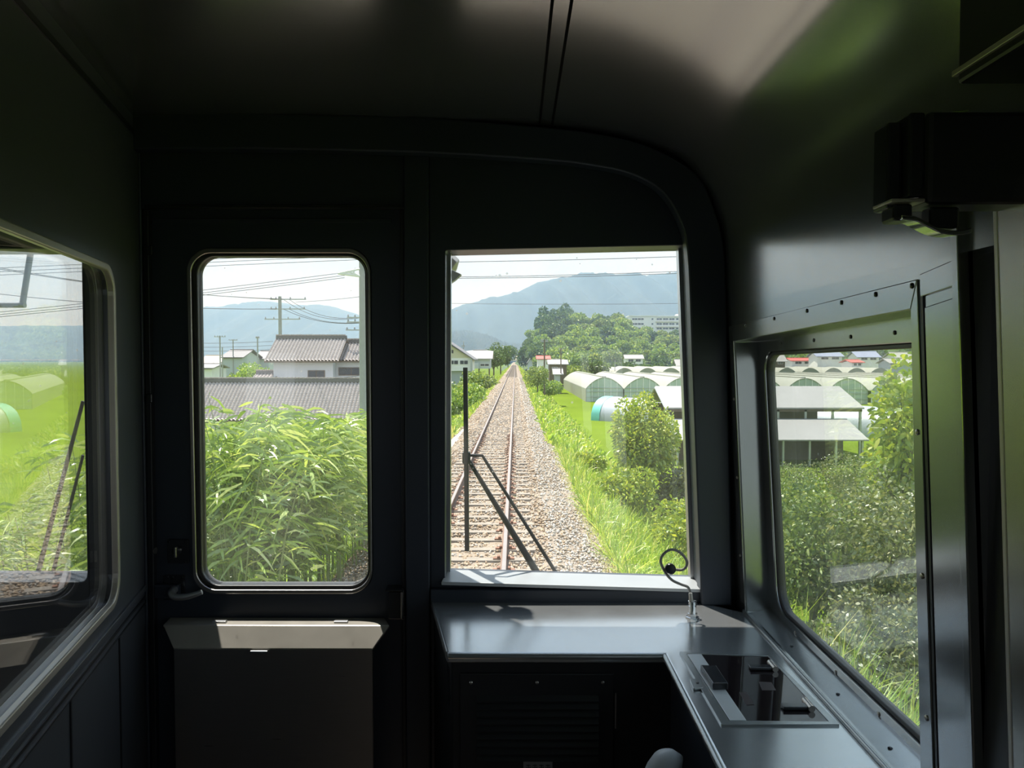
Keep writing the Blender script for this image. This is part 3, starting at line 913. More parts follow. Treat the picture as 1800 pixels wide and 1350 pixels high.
def wiper(name, label, blade, arms, link_pts, knuckle, sgn=None):
    r = empty(name, tuple(PY(blade[1][0], blade[1][1], WYp)), label=label, cat='wiper', group='windscreen wipers')

    def wp(mb, nm, mat, **kw):
        o = mb.build(nm, mat, r, **kw)
        o.matrix_parent_inverse = Matrix.Translation(-r.location)
    b0_, b1_ = PY(*blade[0], WYp - .012), PY(*blade[1], WYp - .012)
    wp(MB().loft([(b0_.x - .006, WYp - .022, b0_.z), (b0_.x + .006, WYp - .022, b0_.z), (b0_.x + .006, WYp, b0_.z), (b0_.x - .006, WYp, b0_.z)],
                 [(b1_.x - .006, WYp - .022, b1_.z), (b1_.x + .006, WYp - .022, b1_.z), (b1_.x + .006, WYp, b1_.z), (b1_.x - .006, WYp, b1_.z)]), 'blade', M['rubber'], bevel=.001)
    for (p, q, ra, rb) in arms:
        wp(MB().tube([PY(*p, WYp + .012), PY(*q, WYp + .012)], [ra, rb], 10), 'arm', M['black'], smooth=.8)
    wp(MB().tube([PY(*p, WYp + .012) for p in link_pts], .0045, 8), 'link', M['black'], smooth=.8)
    k = PY(*knuckle, WYp + .008)
    wp(MB().box(k.x - .011, k.x + .011, WYp - .008, WYp + .022, k.z - .016, k.z + .016), 'knuckle', M['black'], bevel=.003)


wiper('windscreen_wiper', 'black wiper with twin arms across the windscreen over the desk', ((818, 646), (821, 968)),
      [((822, 806), (958, 1030), .0055, .011), ((856, 814), (992, 1030), .0045, .0055)], [(820, 800), (848, 801), (856, 814)], (820, 804))
wiper('windscreen_wiper', 'black wiper seen through the partition on the far windscreen', ((-70, 560), (-70, 900)),
      [((146, 705), (66, 1010), .005, .007), ((146, 800), (92, 1010), .004, .0055)], [(-70, 720), (-60, 712), (-50, 706)], (-69, 720))
rm = empty('mirror_bracket', tuple(PY(20, 480, 2.3)), label='grey bent mirror bracket hanging outside the far windscreen', cat='bracket')
for nm, pp in (('stay', [(56, 430), (40, 532)]), ('rail', [(44, 536), (-80, 536)])):
    o = MB().tube([PY(x, y, 2.3) for x, y in pp], .009, 10).build(nm, M['greyplastic'], rm, smooth=.8)
    o.matrix_parent_inverse = Matrix.Translation(-rm.location)
hd = empty('wiper_motor_housing', tuple(PY(790, 470, 2.2)), label='grey metal housing poking in at the top corner of the windscreen', cat='housing')
hc_ = PY(783, 470, 2.2)
o = MB().tube([(hc_.x - .09, 2.20, hc_.z + .05), (hc_.x, 2.20, hc_.z)], .016, 12).build('stalk', M['steelflat'], hd, smooth=.8)
o.matrix_parent_inverse = Matrix.Translation(-hd.location)
o = MB().lathe([(.018, -.035), (.040, -.028), (.046, .0), (.040, .024), (.018, .03)], 8, tuple(hc_), (.75, 0, -.45)).build('casing', M['steelflat'], hd, bevel=.003)
o.matrix_parent_inverse = Matrix.Translation(-hd.location)
hq2 = [PY(x, y, 2.14) for x, y in ((786, 470), (811, 482), (800, 492), (785, 502))]
o = MB().loft([(p.x, 2.14, p.z) for p in hq2], [(p.x, 2.17, p.z) for p in hq2]).build('cap', M['greyplastic'], hd, bevel=.002)
o.matrix_parent_inverse = Matrix.Translation(-hd.location)

# ================================================================== outside
GZ = -3.9                                   # level of the fields below the embankment
M['ballast'] = pmat('ballast_bed', (0.25, 0.20, 0.15), 0.95, 0, 0.45, 9, bump=.9, bscale=16)
M['soil'] = pmat('grassy_bank', (0.085, 0.13, 0.035), 0.95, 0, 0.4, 1.2, bump=.6, bscale=8)
M['rice'] = pmat('rice_field', (0.115, 0.17, 0.016), 1.0, 0, 0.30, .12, bump=.5, bscale=5, spec=0.0)
M['concrete'] = pmat('concrete', (0.52, 0.50, 0.46), 0.85, 0, 0.15, 6, bump=.2, bscale=30)
M['sleeper'] = pmat('sleeper_concrete', (0.25, 0.215, 0.175), 0.9, 0, 0.25, 6, bump=.4, bscale=40)
M['rust'] = pmat('rusty_steel', (0.19, 0.115, 0.08), 0.75, 0.2, 0.3, 20)
M['railtop'] = pmat('rail_head', (0.42, 0.36, 0.33), 0.38, 0.7, 0.1, 5)
M['rustclip'] = pmat('rail_clip_rust', (0.22, 0.11, 0.07), 0.8, 0.1, 0.3, 30)
M['mount'] = pmat('mountain_forest', (0.03, 0.045, 0.036), 1.0, 0, 0.45, .02)
M['hillg'] = pmat('hill_ground', (0.06, 0.10, 0.03), 1.0, 0, 0.4, .08)
M['bark'] = pmat('bark', (0.14, 0.11, 0.085), 0.9, 0, 0.3, 8, bump=.4, bscale=30)
M['tile'] = pmat('kawara_tile', (0.41, 0.355, 0.325), 0.5, 0, 0.35, 4.5)
M['tilecap'] = pmat('kawara_ridge', (0.16, 0.15, 0.15), 0.5, 0, 0.25, 6)
M['wallgrey'] = pmat('grey_siding', (0.46, 0.50, 0.52), 0.8, 0, 0.12, 1.5, stretch=(8, 8, .3))
M['plaster'] = pmat('white_plaster', (0.78, 0.78, 0.77), 0.9, 0, 0.08, 2)
M['cream'] = pmat('cream_wall', (0.62, 0.58, 0.42), 0.85, 0, 0.08, 2)
M['whitewall'] = pmat('white_wall', (0.82, 0.81, 0.78), 0.85, 0, 0.06, 1)
M['darkwin'] = pmat('dark_window', (0.05, 0.06, 0.07), 0.15, 0, 0.1, 2)
M['wood'] = pmat('weathered_wood', (0.14, 0.11, 0.08), 0.8, 0, 0.25, 6)
M['redroof'] = pmat('red_roof', (0.50, 0.10, 0.08), 0.6, 0, 0.1, 2)
M['sheet'] = pmat('white_sheet_roof', (0.31, 0.30, 0.29), 0.55, 0, 0.08, 1.2)
M['blueroof'] = pmat('blue_grey_roof', (0.25, 0.28, 0.38), 0.6, 0, 0.1, 2)
M['beigeroof'] = pmat('beige_roof', (0.45, 0.37, 0.30), 0.7, 0, 0.1, 2)
M['pole'] = pmat('concrete_pole', (0.36, 0.36, 0.35), 0.85, 0, 0.12, 4)
M['wire'] = pmat('overhead_wire', (0.05, 0.055, 0.06), 0.6, 0, 0.1, 1)
M['film'] = pmat('greenhouse_film', (0.30, 0.30, 0.245), 0.5, 0, 0.06, .6)
M['filmend'] = pmat('greenhouse_end_film', (0.46, 0.54, 0.49), 0.4, 0, 0.14, .9)
M['tunnel'] = pmat('white_plastic_cover', (0.38, 0.41, 0.44), 0.4, 0, 0.10, .6)
M['teal'] = pmat('teal_edge', (0.16, 0.52, 0.45), 0.5, 0, 0.1, 1)
M['frame'] = pmat('galvanised_frame', (0.45, 0.47, 0.45), 0.5, 0.5, 0.1, 3)
M['bamboo'] = leafmat('bamboo_leaf', [(0, (0.135, 0.230, 0.042)), (1, (0.690, 0.743, 0.330)), (.45, (0.255, 0.392, 0.075)), (.8, (0.405, 0.527, 0.120))], trans=.35, gloss=.10, rough=.4)  # palest tone puts the leaf highlights into the colour
M['stalk'] = pmat('bamboo_stalk', (0.20, 0.25, 0.08), 0.5, 0, 0.25, 6)
M['grassy'] = leafmat('tall_grass_blade', [(0, (0.171, 0.297, 0.039)), (1, (0.775, 0.702, 0.312)), (.5, (0.341, 0.499, 0.065)), (.85, (0.527, 0.608, 0.130))], trans=.40, gloss=.05)
M['drygrass'] = leafmat('dry_grass_blade', [(0, (0.375, 0.338, 0.163)), (1, (0.700, 0.625, 0.413)), (.5, (0.450, 0.450, 0.200))], trans=.35)
M['leafbright'] = leafmat('bright_leaf', [(0, (0.160, 0.258, 0.040)), (1, (0.544, 0.567, 0.093)), (.55, (0.304, 0.399, 0.060))], trans=.40)
M['leafmid'] = leafmat('mid_green_leaf', [(0, (0.116, 0.190, 0.061)), (1, (0.466, 0.517, 0.183)), (.6, (0.232, 0.328, 0.091))], trans=.32, gloss=.06)
M['leafolive'] = leafmat('olive_leaf', [(0, (0.085, 0.128, 0.047)), (1, (0.429, 0.421, 0.219)), (.6, (0.199, 0.230, 0.094))], trans=.32, gloss=.08)
M['leafdark'] = leafmat('dark_leaf', [(0, (0.043, 0.096, 0.037)), (1, (0.204, 0.304, 0.085)), (.6, (0.093, 0.168, 0.060))], trans=.28)
M['leafpale'] = leafmat('pale_green_leaf', [(0, (0.140, 0.244, 0.064)), (1, (0.500, 0.592, 0.162)), (.6, (0.260, 0.383, 0.090))], trans=.32)

# ---- ground, bank, ballast bed
MB().add([(-4000, -30, GZ), (4000, -30, GZ), (4000, 6000, GZ), (-4000, 6000, GZ)], [(0, 1, 2, 3)]).build('ground', M['rice'], kind='structure', label='flat bright green rice fields below the line')


def bed(x):
    return np.interp(x, [-7.6, -2.75, -2.05, .62, 1.75, 6.2], [GZ, -.52, -.19, -.19, -.72, GZ])


def strip(xs, y0, y1, ny, name, mat, jitter=0.0, dz=0.0, **kw):
    ys = np.linspace(0, 1, ny) ** 2 * (y1 - y0) + y0
    xs = np.asarray(xs, float)
    X, Y = np.meshgrid(xs, ys)
    Z = bed(X) + dz + RNG.normal(0, 1, X.shape) * jitter
    nx = len(xs)
    i, j = np.meshgrid(np.arange(nx - 1), np.arange(ny - 1))
    a = (j * nx + i).ravel()
    me = np_mesh(name, np.stack([X, Y, Z], -1), np.stack([a, a + 1, a + nx + 1, a + nx], 1))
    return link(name, me, mat, **kw)


bank = strip(np.concatenate([np.linspace(-7.6, -2.5, 9), [0], np.linspace(1.5, 6.2, 9)]), -20, 900, 160, 'embankment', M['soil'], .03, -.02, kind='structure', label='grassy railway embankment')
strip(np.concatenate([np.linspace(-2.75, -2.05, 4), np.linspace(-1.8, .62, 7), np.linspace(.8, 1.75, 5)]), -20, 900, 260, 'ballast_bed', M['ballast'], .012, .0, kind='structure', label='tan ballast bed under the track')

# loose stones near enough to tell apart
ns = 62000
ys = 8.0 * (130 / 8.0) ** RNG.random(ns)
xs = RNG.uniform(-2.85, 1.95, ns)
pos = np.stack([xs, ys, bed(xs) + RNG.uniform(-.012, .022, ns)], 1)
octa = np.array([(1, 0, 0), (-1, 0, 0), (0, 1, 0), (0, -1, 0), (0, 0, 1), (0, 0, -1)], float)
otri = np.array([(0, 2, 4), (2, 1, 4), (1, 3, 4), (3, 0, 4), (2, 0, 5), (1, 2, 5), (3, 1, 5), (0, 3, 5)])
size = RNG.uniform(.018, .040, ns) * np.interp(ys, [8, 44, 130], [1.0, 1.9, 4.2])
V = octa[None] * RNG.uniform(.55, 1.15, (ns, 6, 1)) + RNG.normal(0, .22, (ns, 6, 3))
ang = RNG.uniform(0, 6.28, ns)
ca, sa = np.cos(ang)[:, None], np.sin(ang)[:, None]
V = np.stack([V[..., 0] * ca - V[..., 1] * sa, V[..., 0] * sa + V[..., 1] * ca, V[..., 2] * np.interp(ys, [8, 44, 130], [.8, .6, .3])[:, None]], -1) * size[:, None, None] + pos[:, None]
T = (np.arange(ns) * 6)[:, None, None] + otri[None]
# browner between the rails where iron dust falls, greyer on the shoulder
shade = np.clip(RNG.normal(.42, .20, ns) + np.where((xs > .55), .32, 0) * (RNG.random(ns) < .7), 0, 1)
rn = np.repeat(shade, 8)
stones = np_mesh('ballast_stones', V, None, T.reshape(-1, 3), rn)
link('ballast_stones', stones, attrmat('ballast_stone', [(0, (.22, .14, .08)), (1, (.50, .47, .42)), (.4, (.40, .30, .20)), (.7, (.37, .33, .285))]), kind='stuff',
     label='loose angular ballast stones round the sleepers', cat='ballast')

# ---- track
TRK = -.725
track = empty('railway_track', (TRK, 40, -.15), label='single line of rusty rails on sleepers running straight to the hills', cat='railway track')
TPI = Matrix.Translation(-track.location)
for x in (-.16, -1.29):
    pr = [(-.06, -.15), (.06, -.15), (.06, -.138), (.012, -.125), (.009, -.045), (.032, -.034), (.0325, -.003), (-.0325, -.003), (-.032, -.034), (-.009, -.045), (-.012, -.125), (-.06, -.138)]
    o = MB().loft([(x + a, 4, b) for a, b in pr], [(x + a, 900, b) for a, b in pr]).build('rail', M['rust'], track)
    o.matrix_parent_inverse = TPI
    MB().loft([(x + a, 4, b) for a, b in ((-.031, -.004), (.031, -.004), (.024, 0), (-.024, 0))],
              [(x + a, 900, b) for a, b in ((-.031, -.004), (.031, -.004), (.024, 0), (-.024, 0))]).build('running_face', M['railtop'], o)
sme = MB().add([(-1.05, -.11, -.10), (1.05, -.11, -.10), (1.05, .11, -.10), (-1.05, .11, -.10), (-1.04, -.09, .0), (1.04, -.09, .0), (1.04, .09, .0), (-1.04, .09, .0)],
               [(3, 2, 1, 0), (4, 5, 6, 7), (0, 1, 5, 4), (1, 2, 6, 5), (2, 3, 7, 6), (3, 0, 4, 7)]).mesh('sleeper')
sme.materials.append(M['sleeper'])
_pr = [(.045, 0), (.16, 0), (.16, .018), (.10, .020), (.095, .05), (.06, .05), (.055, .024), (.045, .022)]
cme = MB().loft([(a, -.05, b) for a, b in _pr], [(a, .05, b) for a, b in _pr]).mesh('rail_clip')
cme.materials.append(M['rustclip'])
y = 8.2
i = 0
while y < 100:
    o = bpy.data.objects.new('sleeper', sme); COL.objects.link(o)
    o.parent = track; o.matrix_parent_inverse = TPI
    o.location = (TRK + random.uniform(-.03, .03), y, -.152 + random.uniform(-.006, .004)); o.rotation_euler = (0, 0, random.uniform(-.012, .012))
    if y < 30:
        for x in (-.16, -1.29):
            c = bpy.data.objects.new('rail_clip', cme); COL.objects.link(c)
            c.parent = o
            c.location = (x - TRK, 0, .002)
            c = c.copy(); COL.objects.link(c); c.rotation_euler = (0, 0, math.pi)
    y += .62
    i += 1
far = MB()
while y < 400:
    far.box(TRK - 1.05, TRK + 1.05, y - .10, y + .10, -.22, -.152)
    y += .62
o = far.build('far_sleepers', M['sleeper'], track, kind='stuff'); o.matrix_parent_inverse = TPI

# cable trough kerb on the left shoulder and a small line marker
tr_ = empty('cable_trough', (-2.3, 33, -.4), label='pale concrete cable trough lid along the ballast edge', cat='cable trough')
for k in range(9):
    yy = 27.5 + k * 1.02
    o = MB().box(-.16, .16, -.5, .5, -.25, .10).build('trough_lid', M['concrete'], tr_, bevel=.02)
    o.location = (-.12 + k * .035 - .0, yy - 33, .02); o.rotation_euler = (0, 0, -.035)
mk = empty('line_marker', (-2.65, 62, -.6), label='small white line marker post on the bank left of the track', cat='marker post')
MB().box(-.07, .07, -.05, .05, -.4, .75).build('post', M['whitewall'], mk, bevel=.01)
MB().box(-.42, .10, -.06, -.02, .62, 1.0).build('board', M['whitewall'], mk, bevel=.01)


# ---- plants
def grass_patch(name, n, fx, y0, y1, h, w, mat, label, lean=.45, ybias=1.0, drp=(.25, .9), zoff=-.03, cat='grass', calm=1.0):
    yy = y0 * (y1 / y0) ** (RNG.random(n) ** ybias)
    a, b = fx(yy)
    xx = a + (b - a) * RNG.random(n)
    base = np.stack([xx, yy, bed(xx) + zoff], 1)
    th = RNG.uniform(0, 6.28, n); le = np.abs(RNG.normal(0, lean, n))
    d = np.stack([np.cos(th) * le, np.sin(th) * le, np.ones(n)], 1)
    # blades stand in tufts: heights vary with a slow wave over the bank
    wave = .72 + .28 * np.sin(xx * 2.1 + 1.3 * np.sin(yy * .9)) * np.cos(yy * .8 + xx)
    L = RNG.uniform(h[0], h[1], n) * (1 - calm + calm * wave)
    return link(name, blades_mesh(name, base, d, L, RNG.uniform(w[0], w[1], n), RNG.uniform(drp[0], drp[1], n), prof=(.8, 1.0, .6)), mat, kind='stuff', label=label, cat=cat)


lin = lambda a, b, y0, y1: (lambda y: a + (b - a) * (y - y0) / (y1 - y0))
grass_patch('tall_grass', 46000, lambda y: (np.interp(y, [6, 10, 16, 30], [2.1, 1.75, 1.55, 1.55]), np.interp(y, [6, 30], [5.6, 5.4])), 5.0, 34, (.6, 1.35), (.012, .026), M['grassy'], 'tall arching grass on the bank right of the track')
grass_patch('pampas_grass', 5600, lambda y: (np.interp(y, [4.4, 10], [2.15, 3.0]), np.interp(y, [4.4, 10], [3.6, 5.6])), 4.4, 10.0, (1.7, 3.0), (.012, .024), M['grassy'], 'long arching pampas grass beside the train under the side window', lean=.42, drp=(.12, .55), calm=.5)
grass_patch('field_weeds', 14000, lambda y: (np.interp(y, [9, 40], [5.5, 6.0]), np.interp(y, [9, 40], [10.5, 22])), 9, 40, (.5, 1.3), (.02, .05), M['grassy'], 'rank green weeds at the foot of the right bank', lean=.6)
grass_patch('dry_grass', 8000, lambda y: (np.interp(y, [6, 10, 16, 30], [1.75, 1.45, 1.30, 1.25]), np.interp(y, [6, 30], [2.5, 2.0])), 6.0, 34, (.18, .48), (.008, .016), M['drygrass'], 'straw coloured dry grass along the ballast edge', lean=.9)
grass_patch('bank_grass', 22000, lambda y: (np.interp(y, [30, 400], [1.3, 1.5]), np.interp(y, [30, 400], [6.2, 6.2])), 30, 420, (.5, 1.3), (.06, .16), M['grassy'], 'coarse bright grass on the far bank right of the track')
grass_patch('verge_grass', 24000, lambda y: (np.interp(y, [24, 400], [-7.4, -7.4]), np.interp(y, [24, 60, 400], [-2.6, -2.5, -2.4])), 22, 420, (.35, .9), (.05, .13), M['grassy'], 'coarse bright grass on the bank left of the track')
grass_patch('weed_grass', 9000, lambda y: (np.interp(y, [8, 24], [-7.5, -7.5]), np.interp(y, [8, 14, 24], [-2.75, -2.7, -2.6])), 7, 26, (.25, .7), (.012, .025), M['grassy'], 'low grass at the foot of the bamboo')


def leaf_cloud(blobs, n, L, W, surf=.55, up=.25, drp=(.1, .6)):
    """leaves on and in a set of ellipsoids (cx,cy,cz,rx,ry,rz)"""
    B = np.asarray(blobs, float)
    wgt = (B[:, 3] * B[:, 4] * B[:, 5]) ** (2 / 3)
    k = RNG.choice(len(B), n, p=wgt / wgt.sum())
    v = RNG.normal(0, 1, (n, 3)); v /= np.linalg.norm(v, axis=1)[:, None]
    r = surf + (1 - surf) * RNG.random(n) ** .6
    r *= 1 + RNG.normal(0, .06, n)
    base = B[k, :3] + v * B[k, 3:] * r[:, None]
    d = v + RNG.normal(0, .7, (n, 3)); d[:, 2] += up
    return base, d, RNG.uniform(L[0], L[1], n), RNG.uniform(W[0], W[1], n), RNG.uniform(drp[0], drp[1], n)


def blobs_for(rx, rz, zc, nb, spread=.62):
    out = [(0, 0, zc, rx * .62, rx * .62, rz * .7)]
    for i in range(nb):
        a = i / nb * 6.28 + random.uniform(-.4, .4)
        h = random.uniform(-.75, .85)
        q = math.sqrt(max(.1, 1 - h * h)) * spread
        s = random.uniform(.34, .52)
        out.append((math.cos(a) * rx * q, math.sin(a) * rx * q, zc + h * rz * .62, rx * s, rx * s, rz * s))
    return out


def tree(name, label, cat, loc, rx, rz, zc, n, L, W, mat, nb=9, group=None, trunk=True, lean=0.0, surf=.55):
    t = empty(name, loc, random.uniform(0, 6.28), label=label, cat=cat, group=group)
    bl_ = blobs_for(rx, rz, zc, nb)
    link('crown', blades_mesh('crown', *leaf_cloud(bl_, n, L, W, surf)), mat, t)
    if trunk:
        g = MB()
        g.tube([(0, 0, -.3), (lean * .4, 0, zc * .45), (lean, .05, zc)], [max(.03, zc * .035), max(.025, zc * .028), max(.015, zc * .016)], 8)
        for b in bl_[1:6]:
            g.tube([(lean * .5, 0, zc * .5), (b[0] * .5, b[1] * .5, (zc * .5 + b[2]) / 2 + .1), (b[0], b[1], b[2])], [max(.018, zc * .016), max(.012, zc * .012), .008], 6)
        g.build('trunk', M['bark'], t, smooth=1.0)
    return t


def copy_tree(src, loc, rz, sc, label=None):
    r = src.copy(); COL.objects.link(r)
    r.location = loc; r.rotation_euler = (0, 0, rz); r.scale = sc
    if label: r['label'] = label
    for ch in src.children:
        c = ch.copy(); COL.objects.link(c); c.parent = r
    return r


# bamboo thicket on the bank beyond the gangway door: stems, then leaves along them
def bamboo(name, label, cx, cy, sx, sy, nst, hmin, hmax, nleaf, zb_=None):
    root = empty(name, (cx, cy, float(bed(cx))), label=label, cat='bamboo', group='bamboo on the bank')
    g = MB()
    B_, D_, Ln, Wd, Dr = [], [], [], [], []
    for s in range(nst):
        x, y = random.uniform(-sx, sx), random.uniform(-sy, sy)
        z0 = float(bed(cx + x)) - float(bed(cx))
        top_abs = random.uniform(hmin - .45, hmax + .12)
        h = top_abs - float(bed(cx)) - z0
        lx, ly = random.uniform(-.45, .45), random.uniform(-.45, .35)
        pts = [(x + lx * t * t, y + ly * t * t, z0 + h * (t - .10 * t ** 3)) for t in (0, .3, .55, .8, 1.0)]
        g.tube(pts, [.012, .011, .009, .006, .003], 5, caps=False)
        for l in range(int(nleaf * .62)):
            t = random.uniform(.10, 1.02) ** .6
            a = random.uniform(0, 6.283)
            br_ = random.uniform(0, .46) * (1.1 - .6 * t)
            B_.append((x + lx * t * t + math.cos(a) * br_, y + ly * t * t + math.sin(a) * br_, z0 + h * (t - .10 * t ** 3) + random.uniform(-.06, .10)))
            a2 = a + random.gauss(0, .7)
            D_.append((math.cos(a2), math.sin(a2), random.uniform(-.25, .75)))
            Ln.append(random.uniform(.18, .44)); Wd.append(random.uniform(.022, .050)); Dr.append(random.uniform(.15, .8))
    g.build('stems', M['stalk'], root, smooth=1.0)
    link('leaves', blades_mesh('leaves', B_, D_, np.array(Ln), np.array(Wd), np.array(Dr), prof=(.45, 1.0, .7)), M['bamboo'], root)
    return root


bam = [(-3.4, 9.6, .55, .8, 26, 2.0, 2.45, 190), (-4.3, 10.3, .6, .9, 26, 1.9, 2.40, 170), (-3.0, 11.2, .5, .9, 24, 1.8, 2.30, 180), (-5.2, 11.2, .6, 1.0, 22, 1.9, 2.5, 150),
       (-3.7, 12.6, .6, 1.0, 24, 1.8, 2.25, 150), (-2.95, 13.6, .45, 1.0, 22, 1.5, 2.05, 150), (-6.2, 10.6, .7, 1.2, 20, 1.4, 2.2, 120), (-3.25, 15.6, .5, 1.2, 20, 1.2, 1.9, 130)]
for k, (cx, cy, sx, sy, nst, h0_, h1_, nl) in enumerate(bam):
    bamboo('bamboo_clump', 'dense bright bamboo clump on the bank outside the gangway door', cx, cy, sx, sy, nst, h0_, h1_, nl)
bamboo('bamboo_shoot', 'single tall bamboo shoot bending above the rest of the thicket', -3.45, 9.2, .05, .05, 3, 3.15, 2.66, 70)
# reedy growth on the near left, seen through the partition
bamboo('reed_clump', 'pale reedy clump seen through the glazed partition', -6.3, 9.0, .9, 1.6, 40, .6, 1.3, 110)
bamboo('reed_clump', 'second reedy clump beyond the glazed partition, further from the track', -7.8, 10.0, .8, 1.8, 30, .2, 1.0, 110)

# shrubs and small trees on the right bank
tree('leafy_shrub', 'bright leafy shrub in front of the white tunnel house', 'shrub', (4.35, 25.5, float(bed(4.35))), 1.1, 1.95, 2.95, 7500, (.09, .17), (.045, .085), M['leafbright'], 10)
tree('leafy_shrub', 'olive leafy shrub next to the shed, lower than its neighbour', 'shrub', (5.6, 25.0, float(bed(5.6))), 1.05, 1.2, 1.9, 4200, (.10, .20), (.05, .10), M['leafolive'], 10)
tree('leafy_shrub', 'round green shrub low on the right bank above the tall grass', 'shrub', (4.4, 19.5, float(bed(4.4))), 1.0, .9, 1.05, 3600, (.09, .18), (.045, .09), M['leafbright'], 9)
tree('leafy_shrub', 'small green shrub at the ballast edge, halfway along the bank', 'shrub', (2.5, 27.0, float(bed(2.5))), .7, .5, .45, 2200, (.09, .18), (.045, .09), M['leafbright'], 8)
tree('leafy_shrub', 'broad green shrub under the bright leafy shrub', 'shrub', (3.4, 23.0, float(bed(3.4))), .95, .75, .8, 3200, (.09, .18), (.045, .09), M['leafbright'], 9)
tree('broadleaf_tree', 'slim pale-leaved tree rising at the rear edge of the side window', 'tree', (8.35, 16.0, GZ), .85, 2.1, 4.9, 2600, (.12, .22), (.06, .11), M['leafbright'], 10)
tree('broadleaf_tree', 'spreading olive tree filling the middle of the side window', 'tree', (7.3, 14.6, GZ), 1.9, 1.7, 3.1, 15000, (.07, .13), (.035, .065), M['leafolive'], 15)
tree('broadleaf_tree', 'darker dense tree beside the spreading olive tree', 'tree', (6.2, 15.6, GZ), 1.4, 1.5, 2.9, 11000, (.07, .13), (.035, .065), M['leafmid'], 13)
tree('broadleaf_tree', 'dark green tree behind the spreading olive tree', 'tree', (9.6, 17.5, GZ), 1.7, 1.6, 3.4, 6000, (.12, .21), (.06, .10), M['leafmid'], 12)
for (x, y, rx, rz, zc, m, lab) in ((6.0, 12.3, 1.5, 1.25, 1.75, 'leafolive', 'low olive bush at the front lower corner of the side window'), (7.9, 12.9, 1.8, 1.5, 2.05, 'leafolive', 'wide olive bush under the slim pale-leaved tree'),
                                (9.3, 14.2, 1.7, 1.6, 2.2, 'leafmid', 'shadowy green bush at the rear edge of the side window'), (5.7, 17.2, 1.5, 1.5, 2.0, 'leafmid', 'dark bush behind the front corner of the side window'),
                                (9.8, 29.5, 2.1, 1.5, 1.6, 'leafmid', 'round bush before the front end of the open shed'), (12.6, 31.0, 2.3, 1.6, 1.6, 'leafolive', 'olive bush before the middle of the open shed'), (15.6, 32.0, 2.3, 1.6, 1.7, 'leafmid', 'green bush before the rear end of the open shed')):
    tree('leafy_bush', lab, 'bush', (x, y, float(bed(x)) - .1), rx, rz, zc, 9500, (.065, .125), (.03, .06), M[m], 13)
for k, (px, Y, rx, rz, zc, m, lab) in enumerate([
        (800, 78, 2.6, 2.2, 1.9, 'leafmid', 'dark bush below the cream house'), (815, 60, 2.0, 1.4, 1.2, 'leafpale', 'low pale bush on the left bank before the cream house'),
        (838, 95, 2.4, 2.0, 1.8, 'leafmid', 'dark bush between the cream house and the track'), (868, 150, 2.4, 2.4, 5.0, 'leafdark', 'dark round tree past the second house by the track'),
        (880, 190, 2.8, 3.2, 5.5, 'leafdark', 'dark tree at the track side before the mountain'), (893, 330, 4.0, 4, 6.5, 'leafdark', 'farthest dark tree left of the track end'),
        (1010, 200, 4.5, 2.6, 3.4, 'leafmid', 'rounded bush behind the grey shed'), (1035, 205, 5.5, 3.4, 3.8, 'leafdark', 'dark spreading bush at the far end of the greenhouses'),
        (945, 90, 1.6, 1.3, 2.4, 'leafmid', 'dark tuft on the bank near the utility pole'), (960, 110, 2.4, 1.3, 1.6, 'leafpale', 'pale bush on the bank below the hip-roofed house'),
        (440, 92, 2.6, 2.0, 4.4, 'leafpale', 'round green garden tree left of the tiled house'), (425, 130, 4.5, 2.0, 2.8, 'leafmid', 'hedge-like tree row behind the garden tree')]):
    p = PY(px, 632, Y)
    tree('bushy_tree', lab, 'tree', (p.x, Y, GZ if abs(p.x) > 7 else float(bed(p.x)) - .2), rx, rz, zc, 2800, (.18 * rx / 2, .34 * rx / 2), (.11 * rx / 2, .19 * rx / 2), M[m], 11)


# ---- buildings
def tile_roof(name, x0, x1, yr, zr_, ye, ze, parent, mat, pitch=.27, amp=.05):
    """pantiled slope from ridge (yr,zr) to eave (ye,ze): wavy courses that step over each other"""
    ncol = int(abs(x1 - x0) / pitch * 6)
    nrow = max(4, int(math.hypot(yr - ye, zr_ - ze) / .26))
    us = np.linspace(x0, x1, ncol + 1)
    ph_ = us / pitch * 2 * math.pi
    wave = amp * (np.sin(ph_) + .35 * np.sin(2 * ph_ + .8))
    Vv = []
    for r in range(nrow):
        for t, lift in ((r / nrow, -.01), ((r + 1) / nrow, .055)):
            Vv.append(np.stack([us, np.full_like(us, yr + (ye - yr) * t), zr_ + (ze - zr_) * t + lift + wave], 1))
    Vv = np.array(Vv)
    R, Cc = Vv.shape[0], Vv.shape[1]
    i, j = np.meshgrid(np.arange(Cc - 1), np.arange(R - 1))
    a = (j * Cc + i).ravel()
    me = np_mesh(name, Vv, np.stack([a, a + 1, a + Cc + 1, a + Cc], 1))
    o = link(name, me, mat, parent)
    o['kind'] = 'stuff'
    return o


